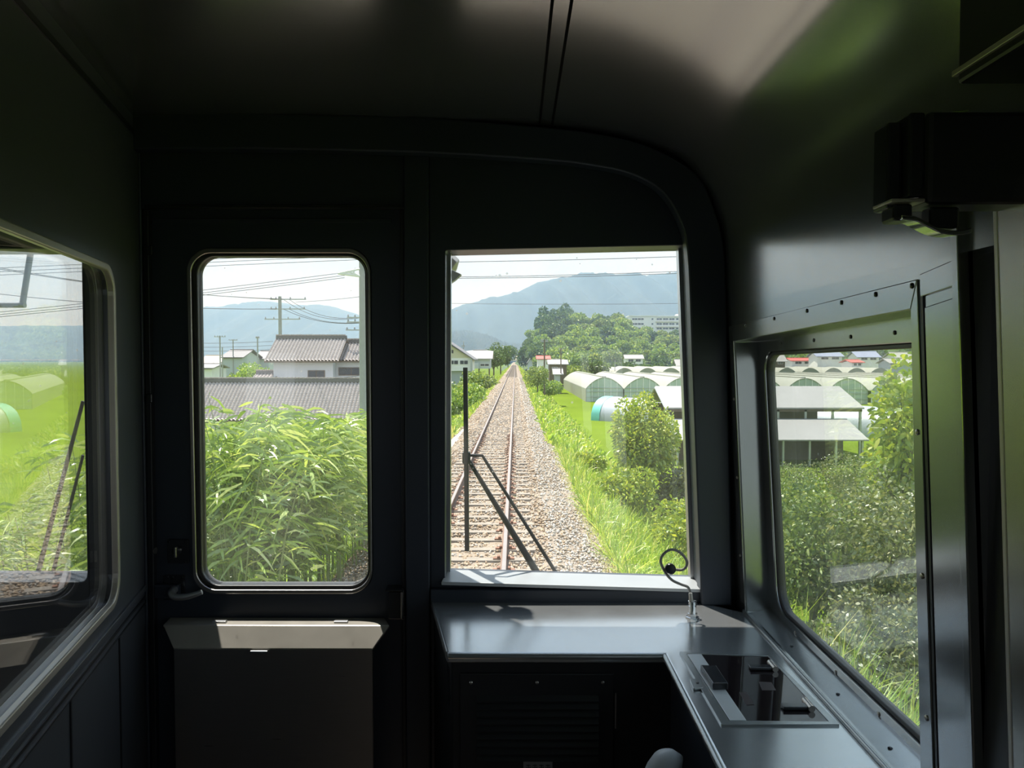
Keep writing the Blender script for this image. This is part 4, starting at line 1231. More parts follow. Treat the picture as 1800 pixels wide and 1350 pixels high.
def house(name, label, x0, x1, y0, y1, zb_, ze, zr_, wall, roof, tiled=False, over=.5, wins=(), gable_front=False, hip=0.0, group=None, cat='house', cap=True):
    """ridge along X (or along Y with gable_front); y0 is the near face. wins: (x0,x1,z0,z1) on the near face"""
    t = empty(name, ((x0 + x1) / 2, (y0 + y1) / 2, zb_), label=label, cat=cat, group=group)

    def hp(o):
        o.matrix_parent_inverse = Matrix.Translation(-t.location); return o
    ym, xm = (y0 + y1) / 2, (x0 + x1) / 2
    if gable_front:
        pr_ = [(x0, zb_), (x1, zb_), (x1, ze), (xm, zr_ - .12), (x0, ze)]
        hp(MB().loft([(a, y0, b) for a, b in pr_], [(a, y1, b) for a, b in pr_]).build('wall', wall, t))
        sl_ = (zr_ - ze) / (xm - x0)
        for s in (-1, 1):
            xe = x0 - over if s < 0 else x1 + over
            zee = ze - over * sl_
            hp(MB().loft([(xm, y0 - over, zr_), (xe, y0 - over, zee), (xe, y0 - over, zee + .14), (xm, y0 - over, zr_ + .14)],
                         [(xm, y1 + over, zr_), (xe, y1 + over, zee), (xe, y1 + over, zee + .14), (xm, y1 + over, zr_ + .14)]).build('roof_slope', roof, t))
    else:
        pr_ = [(y0, zb_), (y1, zb_), (y1, ze - .18), (ym, zr_ - .32), (y0, ze - .18)]
        if hip: pr_ = [(y0, zb_), (y1, zb_), (y1, ze), (y0, ze)]
        hp(MB().loft([(x0, a, b) for a, b in pr_], [(x1, a, b) for a, b in pr_]).build('wall', wall, t))
        sl_ = (zr_ - ze) / (ym - y0)
        for s in (-1, 1):
            yee = y0 - over if s < 0 else y1 + over
            zee = ze - over * sl_
            if tiled and s < 0:
                tile_roof('tile_courses', x0 - over, x1 + over, ym, zr_, yee, zee, t, roof).matrix_parent_inverse = Matrix.Translation(-t.location)
                hp(MB().loft([(x0 - over, ym, zr_ - .16), (x0 - over, yee, zee - .14), (x0 - over, yee, zee - .02), (x0 - over, ym, zr_ - .04)],
                             [(x1 + over, ym, zr_ - .16), (x1 + over, yee, zee - .14), (x1 + over, yee, zee - .02), (x1 + over, ym, zr_ - .04)]).build('roof_deck', M['wood'], t))
            else:
                hp(MB().loft([(x0 - over + hip * 0, ym, zr_), (x0 - over, yee, zee), (x0 - over, yee, zee + .14), (x0 - over + hip, ym, zr_ + .14)],
                             [(x1 + over - hip * 0, ym, zr_), (x1 + over, yee, zee), (x1 + over, yee, zee + .14), (x1 + over - hip, ym, zr_ + .14)]).build('roof_slope', roof, t))
        if cap:
            hp(MB().box(x0 - over + hip, x1 + over - hip, ym - .14, ym + .14, zr_ - .05, zr_ + .26).build('ridge_cap', M['tilecap'] if tiled else roof, t, bevel=.05))
            if tiled:
                n_ = int((x1 - x0 + 2 * over) / .3)
                g = MB()
                for q in range(n_):
                    xq = x0 - over + .15 + q * .3
                    g.box(xq - .12, xq + .12, ym - .17, ym + .17, zr_ + .24, zr_ + .33)
                o = hp(g.build('ridge_tiles', M['tile'], t)); o['kind'] = 'stuff'
    for (a, b, c, d) in wins:
        w_ = hp(MB().box(a, b, y0 - .05, y0 + .02, c, d).build('window', M['wood'] if tiled else M['whitewall'], t))
        MB().box(a + .06, (a + b) / 2 - .03, y0 - .07, y0 - .04, c + .06, d - .06).build('pane', M['darkwin'], w_)
        MB().box((a + b) / 2 + .03, b - .06, y0 - .07, y0 - .04, c + .06, d - .06).build('pane', M['darkwin'], w_)
    return t


Xp = lambda px, Y: PY(px, 632, Y).x
Zp = lambda py, Y: PY(906, py, Y).z
# tiled farmhouse left of the line
house('tiled_outbuilding', 'long low outbuilding with brown-grey tiled roof behind the bamboo', Xp(300, 55), Xp(624, 54), 53.0, 59.0, GZ, Zp(738, 52.2) + .3, Zp(671, 56), M['plaster'], M['tile'], True, .5)
house('tiled_farmhouse', 'two-storey farmhouse with tiled roof above the long outbuilding', Xp(484, 60), Xp(588, 60), 59.5, 64.5, GZ, Zp(627, 59.5), Zp(595, 62), M['wallgrey'], M['tile'], True, .55,
      wins=[(Xp(541, 59.5), Xp(571, 59.5), Zp(665, 59.5), Zp(651, 59.5))])
house('farmhouse_wing', 'lower tiled wing joined to the farmhouse, beside the concrete pole', Xp(590, 61), Xp(700, 61), 60.5, 65.0, GZ, Zp(629, 60.5), Zp(602, 63), M['wallgrey'], M['tile'], True, .4,
      wins=[(Xp(582, 60.5) + .6, Xp(640, 60.5), Zp(660, 60.5), Zp(646, 60.5))])
house('tiled_annex', 'little tiled annex peeping out between outbuilding and farmhouse', Xp(443, 58.5), Xp(475, 58.5), 59.0, 61.6, GZ, Zp(668, 59), Zp(657, 60), M['plaster'], M['tile'], True, .3)
house('village_house', 'small far house with dark two-tier roof among the poles', Xp(392, 140), Xp(425, 140), 140, 150, GZ, Zp(628, 140), Zp(616, 145), M['wallgrey'], M['tilecap'])
house('village_house', 'long pale-roofed far house next to the two-tier house', Xp(352, 150), Xp(384, 150), 150, 158, GZ, Zp(638, 150), Zp(626, 154), M['plaster'], M['beigeroof'])
house('village_shed', 'far shed with pale green roof at the edge of the field', Xp(340, 120), Xp(372, 120), 120, 126, GZ, Zp(647, 120), Zp(641, 123), M['plaster'], M['sheet'], cat='shed')
house('village_house', 'grey far house half hidden behind the garden tree', Xp(452, 150), Xp(472, 150), 150, 157, GZ, Zp(630, 150), Zp(618, 153), M['wallgrey'], M['tilecap'])

# cream house beside the line, gable towards us, on posts
ch_ = house('cream_house', 'cream gabled house close to the line with a row of upper windows', Xp(735, 100), Xp(827, 100), 100, 110, Zp(652, 100), Zp(629, 100), Zp(598, 100), M['whitewall'], M['tilecap'], over=.5, gable_front=True,
            wins=[(Xp(790, 100), Xp(806, 100), Zp(641, 100), Zp(633, 100)), (Xp(808, 100), Xp(823, 100), Zp(641, 100), Zp(633, 100)), (Xp(790, 100), Xp(797, 100), Zp(621, 100), Zp(615, 100))])
o = MB().add([(Xp(735, 100), 99.95, Zp(629, 100)), (Xp(827, 100), 99.95, Zp(629, 100)), (Xp(781, 100), 99.95, Zp(600, 100)), (Xp(735, 100), 99.99, Zp(629, 100)), (Xp(827, 100), 99.99, Zp(629, 100)), (Xp(781, 100), 99.99, Zp(600, 100))],
             [(0, 1, 2), (5, 4, 3), (0, 3, 4, 1), (1, 4, 5, 2), (2, 5, 3, 0)]).build('gable', M['cream'], ch_)
o.matrix_parent_inverse = Matrix.Translation(-ch_.location)
for px in (745, 786, 829):
    o = MB().box(Xp(px, 100) - .12, Xp(px, 100) + .12, 99.6, 99.9, GZ, Zp(629, 100)).build('post', M['frame'], ch_)
    o.matrix_parent_inverse = Matrix.Translation(-ch_.location)
o = MB().box(Xp(737, 100), Xp(826, 100), 100.6, 109, GZ, Zp(652, 100)).build('lower_storey', M['wallgrey'], ch_); o.matrix_parent_inverse = Matrix.Translation(-ch_.location)
h2 = house('grey_roofed_house', 'grey-roofed house past the cream one with an open lean-to', Xp(822, 130), Xp(861, 130), 130, 138, Zp(648, 130), Zp(630, 130), Zp(617, 134), M['wallgrey'], M['sheet'], over=.5, hip=1.2,
           wins=[(Xp(844, 130), Xp(860, 130), Zp(644, 130), Zp(639, 130))])
for px in (824, 842, 860):
    o = MB().box(Xp(px, 130) - .12, Xp(px, 130) + .12, 130.1, 130.4, GZ, Zp(648, 130)).build('post', M['wood'], h2); o.matrix_parent_inverse = Matrix.Translation(-h2.location)
for k, (px0, px1) in enumerate(((832, 842),)):
    for q in range(5):
        o = MB().box(Xp(px0 + 2 * q, 130), Xp(px0 + 2 * q + 1, 130), 129.5, 129.7, Zp(648, 130), Zp(638, 130)).build('slat', M['plaster'], h2); o.matrix_parent_inverse = Matrix.Translation(-h2.location)

# houses right of the line
house('hip_roof_house', 'hip-roofed house with white metal roof beyond the bank', Xp(966, 190), Xp(996, 190), 190, 197, GZ, Zp(640, 190), Zp(632.5, 193), M['wood'], M['sheet'], hip=1.5, wins=[(Xp(970, 190), Xp(980, 190), Zp(650, 190), Zp(645, 190))])
house('red_roof_house', 'small house with bright red roof above the hip-roofed house', Xp(945, 260), Xp(966, 260), 260, 268, GZ, Zp(631, 260), Zp(626, 264), M['whitewall'], M['redroof'])
house('end_house', 'beige-roofed house at the vanishing end of the track', Xp(907, 520), Xp(922, 520), 520, 530, GZ, Zp(632, 520), Zp(624, 525), M['whitewall'], M['beigeroof'])
house('white_gable_hut', 'little hut with white gable roof between the end house and the red roof', Xp(928, 300), Xp(936, 300), 300, 306, GZ, Zp(636, 300), Zp(630, 300), M['wallgrey'], M['sheet'], gable_front=True, cat='hut')
house('grey_shed', 'pale grey shed with flat sloping roof at the end of the greenhouse', Xp(976, 150), Xp(986, 150), 150, 154, GZ, Zp(657, 150), Zp(649, 150), M['wallgrey'], M['sheet'], cat='shed')

# houses at the foot of the hill, seen through the side window and windscreen
for (a, b, Y, ye, yr_, wm, rm_, lab) in (
        (1100, 1130, 330, 630, 624, 'whitewall', 'sheet', 'white-roofed hillside house in front of the wood below the school'),
        (1437, 1480, 230, 626, 619, 'whitewall', 'blueroof', 'blue-grey hillside house in the middle of the side window'),
        (1508, 1545, 235, 627, 618, 'whitewall', 'blueroof', 'purple-roofed hillside house right of the blue-grey house'),
        (1392, 1430, 240, 634, 630, 'plaster', 'redroof', 'long red-roofed barn at the hill foot in the side window'),
        (1498, 1516, 215, 637, 633, 'plaster', 'redroof', 'low red roof in front of the purple-roofed house'),
        (1575, 1620, 220, 628, 620, 'whitewall', 'sheet', 'upper white-roofed house at the rear edge of the side window'),
        (1566, 1612, 205, 638, 631, 'wallgrey', 'sheet', 'lower white-roofed house at the rear edge of the side window'),
        (1350, 1380, 210, 634, 622, 'wood', 'sheet', 'dark house with white roof at the front edge of the side window'),
        (1190, 1222, 320, 642, 632, 'wood', 'sheet', 'half-hidden white roof among the trees right of the windscreen')):
    house('hillside_house', lab, Xp(a, Y), Xp(b, Y), Y, Y + 7, GZ - 1, Zp(ye, Y), Zp(yr_, Y + 3.5), M[wm], M[rm_], over=.6,
          wins=[(Xp(a + (b - a) * .15, Y), Xp(a + (b - a) * .45, Y), Zp(ye + 6, Y), Zp(ye + 1.5, Y)), (Xp(a + (b - a) * .58, Y), Xp(a + (b - a) * .88, Y), Zp(ye + 6, Y), Zp(ye + 1.5, Y))], group='houses at the foot of the hill')

# white school on the hill
SYD = 560.0
sch = empty('hill_building', (Xp(1160, SYD), SYD, Zp(590, SYD)), label='long white three-storey building on top of the wooded hill', cat='building')


def sp_(mb, nm, mat, parent=None):
    o = mb.build(nm, mat, parent or sch)
    if parent is None: o.matrix_parent_inverse = Matrix.Translation(-sch.location)
    return o


sp_(MB().box(Xp(1106, SYD), Xp(1215, SYD), SYD, SYD + 14, Zp(596, SYD), Zp(556, SYD)), 'wall', M['whitewall'])
sp_(MB().box(Xp(1105, SYD), Xp(1153, SYD), SYD - 1, SYD + 15, Zp(556, SYD), Zp(554.5, SYD)), 'parapet', M['whitewall'])
sp_(MB().box(Xp(1152, SYD), Xp(1216, SYD), SYD - 1, SYD + 15, Zp(557, SYD), Zp(555, SYD)), 'parapet', M['whitewall'])
sp_(MB().box(Xp(1191, SYD), Xp(1204, SYD), SYD, SYD + 10, Zp(556, SYD), Zp(552, SYD)), 'roof_room', M['whitewall'])
for (y0, y1) in ((559.5, 562.5), (568, 571), (576, 579)):
    for (a, b) in ((1111, 1115), (1115.6, 1120), (1121, 1126), (1126.6, 1131), (1145, 1148), (1154, 1158), (1158.6, 1163), (1165, 1169), (1169.6, 1174), (1176, 1180), (1180.6, 1185), (1188, 1192), (1194, 1199)):
        w_ = sp_(MB().box(Xp(a, SYD), Xp(b, SYD), SYD - .12, SYD + .02, Zp(y1, SYD), Zp(y0, SYD)), 'window', M['darkwin'])
for yb in (565, 574):
    sp_(MB().box(Xp(1152, SYD), Xp(1200, SYD), SYD - 1.2, SYD, Zp(yb + 1.6, SYD), Zp(yb, SYD)), 'balcony', M['cream'])

# open shed with two white roofs by the right bank
shd = empty('open_shed', (Xp(1300, 53), 52, GZ), label='open farm shed with two pale sheet roofs beside the bank', cat='shed')


def shp(mb, nm, mat, **kw):
    o = mb.build(nm, mat, shd, **kw); o.matrix_parent_inverse = Matrix.Translation(-shd.location); return o


xa, xb = Xp(1152, 55), Xp(1476, 55)
zr1, ze1 = Zp(681, 55), Zp(719, 51)
sx0, sx1 = xa + .2, xb - .2
shp(MB().loft([(xa, 55, zr1), (xa, 51, ze1), (xa, 51, ze1 + .1), (xa, 55, zr1 + .1)], [(xb, 55, zr1), (xb, 51, ze1), (xb, 51, ze1 + .1), (xb, 55, zr1 + .1)]), 'front_roof', M['sheet'])
shp(MB().loft([(xa, 55, zr1), (xa, 59, ze1), (xa, 59, ze1 + .1), (xa, 55, zr1 + .1)], [(xb, 55, zr1), (xb, 59, ze1), (xb, 59, ze1 + .1), (xb, 55, zr1 + .1)]), 'rear_roof', M['sheet'])
zl0, zl1 = Zp(738, 50.8), Zp(775, 47.6)
xc, xd = Xp(1172, 50), Xp(1500, 50)
shp(MB().loft([(xc, 50.9, zl0), (xc, 47.6, zl1), (xc, 47.6, zl1 + .08), (xc, 50.9, zl0 + .08)], [(xd, 50.9, zl0), (xd, 47.6, zl1), (xd, 47.6, zl1 + .08), (xd, 50.9, zl0 + .08)]), 'lean_to_roof', M['sheet'])
shp(MB().box(sx0, sx1, 58.4, 58.6, GZ, ze1), 'rear_wall', M['wood'])
shp(MB().box(xc + .2, xd - .2, 50.9, 51.1, GZ, zl0), 'inner_wall', M['wood'])
for k in range(8):
    x = sx0 + (sx1 - sx0) * k / 7
    shp(MB().box(x - .07, x + .07, 51.1, 51.25, GZ, ze1), 'post', M['frame'])
    x = xc + .3 + (xd - xc - .6) * k / 7
    shp(MB().box(x - .06, x + .06, 47.8, 47.95, GZ, zl1), 'post', M['frame'])
for s in (0,):
    shp(MB().tube([(xa + .02, 55, zr1 - .02), (xa + .02, 51, ze1 - .02)], .09, 6), 'barge_board', M['frame'])
    shp(MB().tube([(xa + .02, 55, zr1 - .02), (xa + .02, 59, ze1 - .02)], .09, 6), 'barge_board', M['frame'])
    shp(MB().box(xa + .1, xb - .1, 51.1, 51.3, ze1 - .18, ze1 - .02), 'beam', M['wood'])

# multi-span greenhouses
def arch(xc_, w_, zb_, he, hr, n_=10):
    """gable outline of one span: straight sides then a pointed curve"""
    L_ = []
    for k in range(n_ + 1):
        t = k / n_
        L_.append((xc_ - w_ / 2 + w_ / 2 * t, zb_ + he + (hr - he) * math.sin(t * math.pi / 2) ** .85))
    return L_ + [(2 * xc_ - x, z) for x, z in reversed(L_[:-1])]


GY, GL = 121.0, 56.0
SP = 6.0
gx0 = Xp(1030, GY)
for k in range(11):
    xk = gx0 + SP * (k + .5)
    dy = -1.1 * k
    gh = empty('greenhouse', (xk, GY + dy, GZ), label=('first arched greenhouse span, nearest the track' if k == 0 else 'arched greenhouse span, ' + ('second', 'third', 'fourth', 'fifth', 'sixth', 'seventh', 'eighth', 'ninth', 'tenth', 'eleventh')[k - 1] + ' in the row counted from the track'), cat='greenhouse', group='greenhouse spans')
    he, hr = 2.05, 3.85
    ol = arch(xk, SP, GZ, he, hr)

    def gp_(mb, nm, mat, **kw):
        o = mb.build(nm, mat, gh, **kw); o.matrix_parent_inverse = Matrix.Translation(-gh.location); return o
    g = MB()
    m_ = len(ol)
    yA, yB = GY + dy, GY + dy + GL
    vs = [(x, y, z + e) for y in (yA, yB) for e in (0, .06) for x, z in ol]
    fs = []
    for i in range(m_ - 1):
        fs += [(i, i + 1, 2 * m_ + i + 1, 2 * m_ + i), (m_ + i, 3 * m_ + i, 3 * m_ + i + 1, m_ + i + 1), (i, m_ + i, m_ + i + 1, i + 1), (2 * m_ + i, 2 * m_ + i + 1, 3 * m_ + i + 1, 3 * m_ + i)]
    gp_(g.add(vs, fs), 'roof_film', M['film'], smooth=.6)
    pl = [(xk - SP / 2, GZ)] + ol + [(xk + SP / 2, GZ)]
    gp_(MB().loft([(x, yA + .1, z - .02) for x, z in pl], [(x, yA + .16, z - .02) for x, z in pl]), 'end_film', M['filmend'])
    if k == 0:
        gp_(MB().box(xk - SP / 2, xk - SP / 2 + .06, yA, yB, GZ, GZ + he), 'side_film', M['film'])
    gp_(MB().tube([(x, yA + .05, z) for x, z in ol], .06, 5), 'end_hoop', M['frame'])
    for q in range(1, 6):
        x = xk - SP / 2 + SP * q / 6
        zt_ = float(np.interp(x, [p[0] for p in ol], [p[1] for p in ol]))
        gp_(MB().box(x - .05, x + .05, yA, yA + .08, GZ, zt_), 'mullion', M['whitewall'])
    for zz in (.75, 1.6, 2.2):
        gp_(MB().box(xk - SP / 2, xk + SP / 2, yA, yA + .08, GZ + zz - .035, GZ + zz + .035), 'glazing_bar', M['frame'])
    gp_(MB().box(xk - .35, xk + .35, yA + 1.0, yB - 1, GZ + hr - .02, GZ + hr + .20), 'ridge_vent', M['film'])
# a second block behind
for k in range(12):
    xk = gx0 + 14 + SP * (k + .5)
    ol = arch(xk, SP, GZ, 2.6, 4.6, 6)
    gh = empty('rear_greenhouse', (xk, 196, GZ), label='pale greenhouse roof in the second block behind the first', cat='greenhouse', group='second block of greenhouses')
    o = MB().loft([(xk - SP / 2, 196, GZ)] + [(x, 196, z) for x, z in ol] + [(xk + SP / 2, 196, GZ)], [(xk - SP / 2, 250, GZ)] + [(x, 250, z) for x, z in ol] + [(xk + SP / 2, 250, GZ)]).build('film_hull', M['film'], gh)
    o.matrix_parent_inverse = Matrix.Translation(-gh.location)

# white tunnel house with teal end
tA, tB = Vector((Xp(1066, 86), 86, GZ)), Vector((Xp(1600, 66), 66, GZ))
tun = empty('tunnel_house', tuple(tA), label='white plastic tunnel house with teal-rimmed end below the greenhouses', cat='tunnel house')
dv = (tB - tA).normalized(); sv = Vector((dv.y, -dv.x, 0))


def hoop(c, r, h, n_=14, e=0.0):
    return [c + sv * (math.cos(math.pi * k / n_) * (r + e)) + Vector((0, 0, math.sin(math.pi * k / n_) ** .8 * (h + e))) for k in range(n_ + 1)]


Ln_ = (tB - tA).length
g = MB()
secs = [hoop(tA + dv * (Ln_ * k / 24), 2.9, 2.55 + .04 * math.sin(k * 1.9), 14) for k in range(25)]
vs = [p for s in secs for p in s]
g.add(vs, [(i * 15 + j, i * 15 + j + 1, (i + 1) * 15 + j + 1, (i + 1) * 15 + j) for i in range(24) for j in range(14)])
o = g.build('cover', M['tunnel'], tun, smooth=1.0); o.matrix_parent_inverse = Matrix.Translation(-tun.location)
a_, b_ = hoop(tA - dv * .1, 2.9, 2.55, 14, .06), hoop(tA + dv * 1.0, 2.9, 2.55, 14, .06)
o = MB().loft(a_, b_, closed=False).build('teal_rim', M['teal'], tun, smooth=1.0); o.matrix_parent_inverse = Matrix.Translation(-tun.location)
e_ = hoop(tA, 2.88, 2.5, 14)
o = MB().loft(e_, [p + dv * .06 for p in e_]).build('end_sheet', M['filmend'], tun); o.matrix_parent_inverse = Matrix.Translation(-tun.location)


# ---- poles and wires
def pole(name, label, px, Y, ytop, arms, r=(.14, .10), base=GZ, mat='pole', brackets=()):
    x = Xp(px, Y)
    ztop = Zp(ytop, Y)
    t = empty(name, (x, Y, base), label=label, cat='utility pole', group='utility poles')
    MB().tube([(0, 0, 0), (0, 0, ztop - base)], list(r), 10).build('shaft', M[mat], t, smooth=.8)
    for (py, l0, l1) in arms:
        z = Zp(py, Y) - base
        c = MB().box(-l0, l1, -.05, .05, z - .05, z + .05).build('crossarm', M['frame'], t)
        for q in (-l0 + .1, (-l0) * .4, l1 * .4, l1 - .1):
            MB().lathe([(.05, 0), (.07, .06), (.05, .12), (.06, .16), (.02, .2)], 8, (q, 0, z + .05)).build('insulator', M['greyplastic'], c, smooth=.8)
    return t


PW = 56.5
pole('utility_pole', 'wooden-looking pole with three crossarms behind the farmhouse ridge', 493, 78, 521, [(526, 1.0, 2.7), (543, 1.0, 2.6), (561, 1.6, 2.1)], (.20, .16))
bp_ = pole('utility_pole', 'thick concrete pole with white bracket at the edge of the door window', 638, 46, 400, [], (.24, .19))
zz = Zp(478, 46) - GZ
brk = empty('pole_bracket', (Xp(638, 46), 46, Zp(478, 46)), label='white-grey lattice cable bracket on the thick concrete pole', cat='bracket')
for q, (a, b) in enumerate((((-1.45, -.10), (-.1, .18)), ((-1.45, -.10), (-.1, -.28)), ((-.9, .03), (-.9, -.15)), ((-.5, .10), (-.5, -.2)), ((-1.2, -.03), (-.5, -.2)), ((-.9, .05), (-.1, -.26)))):
    MB().tube([(a[0], -.1, a[1]), (b[0], -.1, b[1])], .055, 8).build('strut', M['whitewall'], brk, smooth=.8)
pole('utility_pole', 'slim dark pole just behind the thick concrete pole', 634, 62, 556, [(558, 1.1, .2), (566, 1.1, .2), (580, 1.2, .2)], (.13, .10))
pole('utility_pole', 'far pole in the leftmost part of the door window', 387, 120, 590, [(592, .9, .9)], (.14, .10))
pole('utility_pole', 'far pole above the two-tier roof', 410, 140, 596, [(598, .8, .8)], (.12, .09))
pole('utility_pole', 'far pole beside the garden tree', 453, 110, 592, [(594, .3, .3)], (.13, .09))
pole('utility_pole', 'short far pole next to the leftmost far pole', 391, 110, 610, [], (.10, .08))
pole('utility_pole', 'dark pole on the bank in front of the red roof', 957, 100, 597, [(600, .5, .5)], (.14, .10), mat='wood')
pole('utility_pole', 'thinner dark pole beside the hip-roofed house', 986, 150, 612, [(614, .5, .5)], (.13, .10), mat='wood')
pole('utility_pole', 'far grey pole rising behind the greenhouses', 1081, 200, 633, [], (.12, .08))
pole('utility_pole', 'slim pole with lamp above the cream house', 815, 140, 600, [(609, .4, .3)], (.09, .07))


def wire(label, a, b, sag=.25, r=.02, group='overhead wires'):
    A_, B_ = PY(*a), PY(*b)
    pts = [A_.lerp(B_, k / 12) - Vector((0, 0, sag * 4 * (k / 12) * (1 - k / 12))) for k in range(13)]
    t = MB().tube([p - A_ for p in pts], r, 5).build('overhead_wire', M['wire'], smooth=1.2, label=label, cat='wire', group=group)
    t.location = A_
    return t


for (a, b, lab) in (((-500, 492, 44), (640, 444, 46), 'highest of the three upper wires crossing the door window'), ((-500, 500, 44), (640, 449, 46), 'middle of the three upper wires crossing the door window'),
                    ((-500, 505, 44), (640, 456, 46), 'lowest of the three upper wires crossing the door window')):
    wire(lab, a, b, .0, .016)
for k, (y0, y1, lab) in enumerate(((592, 479, 'top wire of the cable bundle running to the pole bracket'), (596, 484, 'middle wire of the cable bundle running to the pole bracket'), (600, 488, 'bottom wire of the cable bundle running to the pole bracket'))):
    wire(lab, (-500, y0, 40), (606, y1, 46), .25, .016)
wire('sagging wire from the left edge to the top crossarm of the farmhouse pole', (-200, 430, 70), (489, 526, 78), .9, .03)
wire('second sagging wire from the left edge to the top crossarm of the farmhouse pole', (-200, 434, 70), (500, 526, 78), .9, .03)
wire('sagging wire from the left edge to the middle crossarm', (-200, 490, 70), (489, 543, 78), .8, .03)
wire('wire sloping from the top crossarm down to the slim dark pole', (508, 526, 78), (632, 558, 62), .7, .022)
wire('second wire sloping from the top crossarm to the slim dark pole', (498, 526, 78), (632, 559, 62), .8, .022)
wire('wire from the middle crossarm down to the slim dark pole', (508, 543, 78), (632, 567, 62), .5, .022)
wire('second wire from the middle crossarm to the slim dark pole', (498, 543, 78), (632, 568, 62), .5, .022)
wire('faint wire rising to the thick pole above the mountain', (520, 531, 60), (638, 521, 46), .05, .014)
wire('service wire dropping across the outbuilding ridge to the thick pole', (545, 666, 58), (638, 659, 46), .1, .018)
wire('single upper wire crossing the windscreen', (640, 462, 46), (1700, 428, 40), .22, .018)
wire('upper of the paired wires crossing the windscreen below the single one', (640, 487, 46), (1700, 447, 40), .35, .016)
wire('lower of the paired wires crossing the windscreen below the single one', (640, 489, 46), (1700, 452, 40), .35, .016)
for k, py in enumerate((597, 604, 611)):
    wire(f'far village wire strung between the distant poles, {("top", "middle", "bottom")[k]} one', (200, py - 2, 120), (480, py + 3, 125), .5, .03)
wire('faint wire along the foot of the mountain in the windscreen', (780, 533, 150), (1210, 533, 150), .2, .035)
wire('long low wire in front of the wooded hill', (957, 600, 100), (1300, 616, 140), 1.2, .03)

# ---- wooded hill with single trees
def hill_h(x, y):
    """height of the wooded hill above the fields"""
    xs_ = x / y * FPX + 906
    ridge = np.interp(xs_, [880, 905, 918, 940, 960, 1010, 1030, 1060, 1120, 1220, 1350, 1500, 1700, 2000], [0, 4, 13, 23, 27, 27, 26, 29, 24, 20, 22, 26, 30, 34])
    t = np.clip((y - 330) / 210, 0, 1)
    t = t * t * (3 - 2 * t)
    return ridge * t


gx = np.linspace(-40, 520, 100)
gy = np.linspace(320, 700, 50)
X, Y = np.meshgrid(gx, gy)
Z = GZ - .5 + hill_h(X, Y)
i, j = np.meshgrid(np.arange(99), np.arange(49))
a = (j * 100 + i).ravel()
link('hill', np_mesh('hill', np.stack([X, Y, Z], -1), np.stack([a, a + 1, a + 101, a + 100], 1)), M['hillg'], kind='structure', label='wooded hill behind the greenhouses', smooth=3.14)
protos = []
for k, (m, rx, rz, zc) in enumerate((('leafdark', 5.5, 5.5, 7.5), ('leafpale', 5.0, 4.6, 6.2), ('leafmid', 5.2, 5.0, 6.6), ('leafpale', 4.2, 4.8, 6.0), ('leafdark', 4.6, 6.2, 8.0))):
    protos.append((m, rx, rz, zc))
src = []
LAB = {'leafdark': 'dark green tree crown among the others on the wooded hill', 'leafpale': 'pale green tree crown among the others on the wooded hill', 'leafmid': 'mid green tree crown among the others on the wooded hill'}
for (m, rx, rz, zc) in protos:
    src.append([tree('hill_tree', LAB[m], 'tree', (0, 0, 0), rx, rz, zc, 1500, (.9, 1.7), (.6, 1.1), M[m], 12, group='trees on the wooded hill', surf=.72), False, m])
spots = []
tries = 0
while len(spots) < 230 and tries < 20000:
    tries += 1
    px = random.choice((random.uniform(908, 1225), random.uniform(908, 1225), random.uniform(1330, 1640)))
    y = random.uniform(345, 560)
    x = (px - 906) / FPX * y
    if 1098 < px < 1215 and y > 505: continue
    if px < 927 and y < 535: continue
    if any((x - q[0]) ** 2 + (y - q[1]) ** 2 < 36 for q in spots): continue
    spots.append((x, y, px))
for (x, y, px) in spots:
    z = GZ - .8 + float(hill_h(np.array(x), np.array(y)))
    dark = (940 < px < 1018 and y > 440) or (912 < px < 950)
    kk = random.choice((0, 4)) if dark and random.random() < .8 else random.choice((1, 1, 2, 3, 3, 2, 0))
    s = random.uniform(.75, 1.15) * (1.25 if (940 < px < 1018 and y > 480) else 1)
    if 1098 < px < 1215: s *= .8
    ent = src[kk]
    where = 'over the vanishing track' if px < 960 else 'between track and white building' if px < 1098 else 'below the long white building' if px < 1230 else 'seen through the side window'
    tone = {'leafdark': 'dark green', 'leafpale': 'pale green', 'leafmid': 'mid green'}[ent[2]]
    lab_ = tone + ' tree on wooded hill, ' + ('lower slope ' if y < 420 else 'middle slope ' if y < 490 else 'crest ') + where
    ent[0]['label'] = ent[0]['label'] if ent[1] else lab_
    if not ent[1]:
        r = ent[0]; r.location = (x, y, z); r.rotation_euler = (0, 0, random.uniform(0, 6.28)); r.scale = (s, s, s * random.uniform(.85, 1.15)); ent[1] = True
    else:
        copy_tree(ent[0], (x, y, z), random.uniform(0, 6.28), (s, s, s * random.uniform(.85, 1.15)), lab_)
# bushes along the hill foot by the greenhouses
hb = tree('foot_bush', 'dark bush in the row along the hill foot behind the greenhouses', 'bush', (Xp(1100, 300), 300, GZ), 4.0, 2.6, 2.6, 900, (.7, 1.2), (.4, .8), M['leafdark'], 8, group='bushes at the hill foot', surf=.7)
for k in range(44):
    px = 1030 + k * 14.5 + random.uniform(-5, 5)
    if 1225 < px < 1335: continue
    y = random.uniform(255, 320) if px < 1250 else random.uniform(190, 202)
    s = random.uniform(.7, 1.2) * (1 if px < 1250 else .55)
    copy_tree(hb, (Xp(px, y), y, GZ - .3), random.uniform(0, 6.28), (s, s, s))

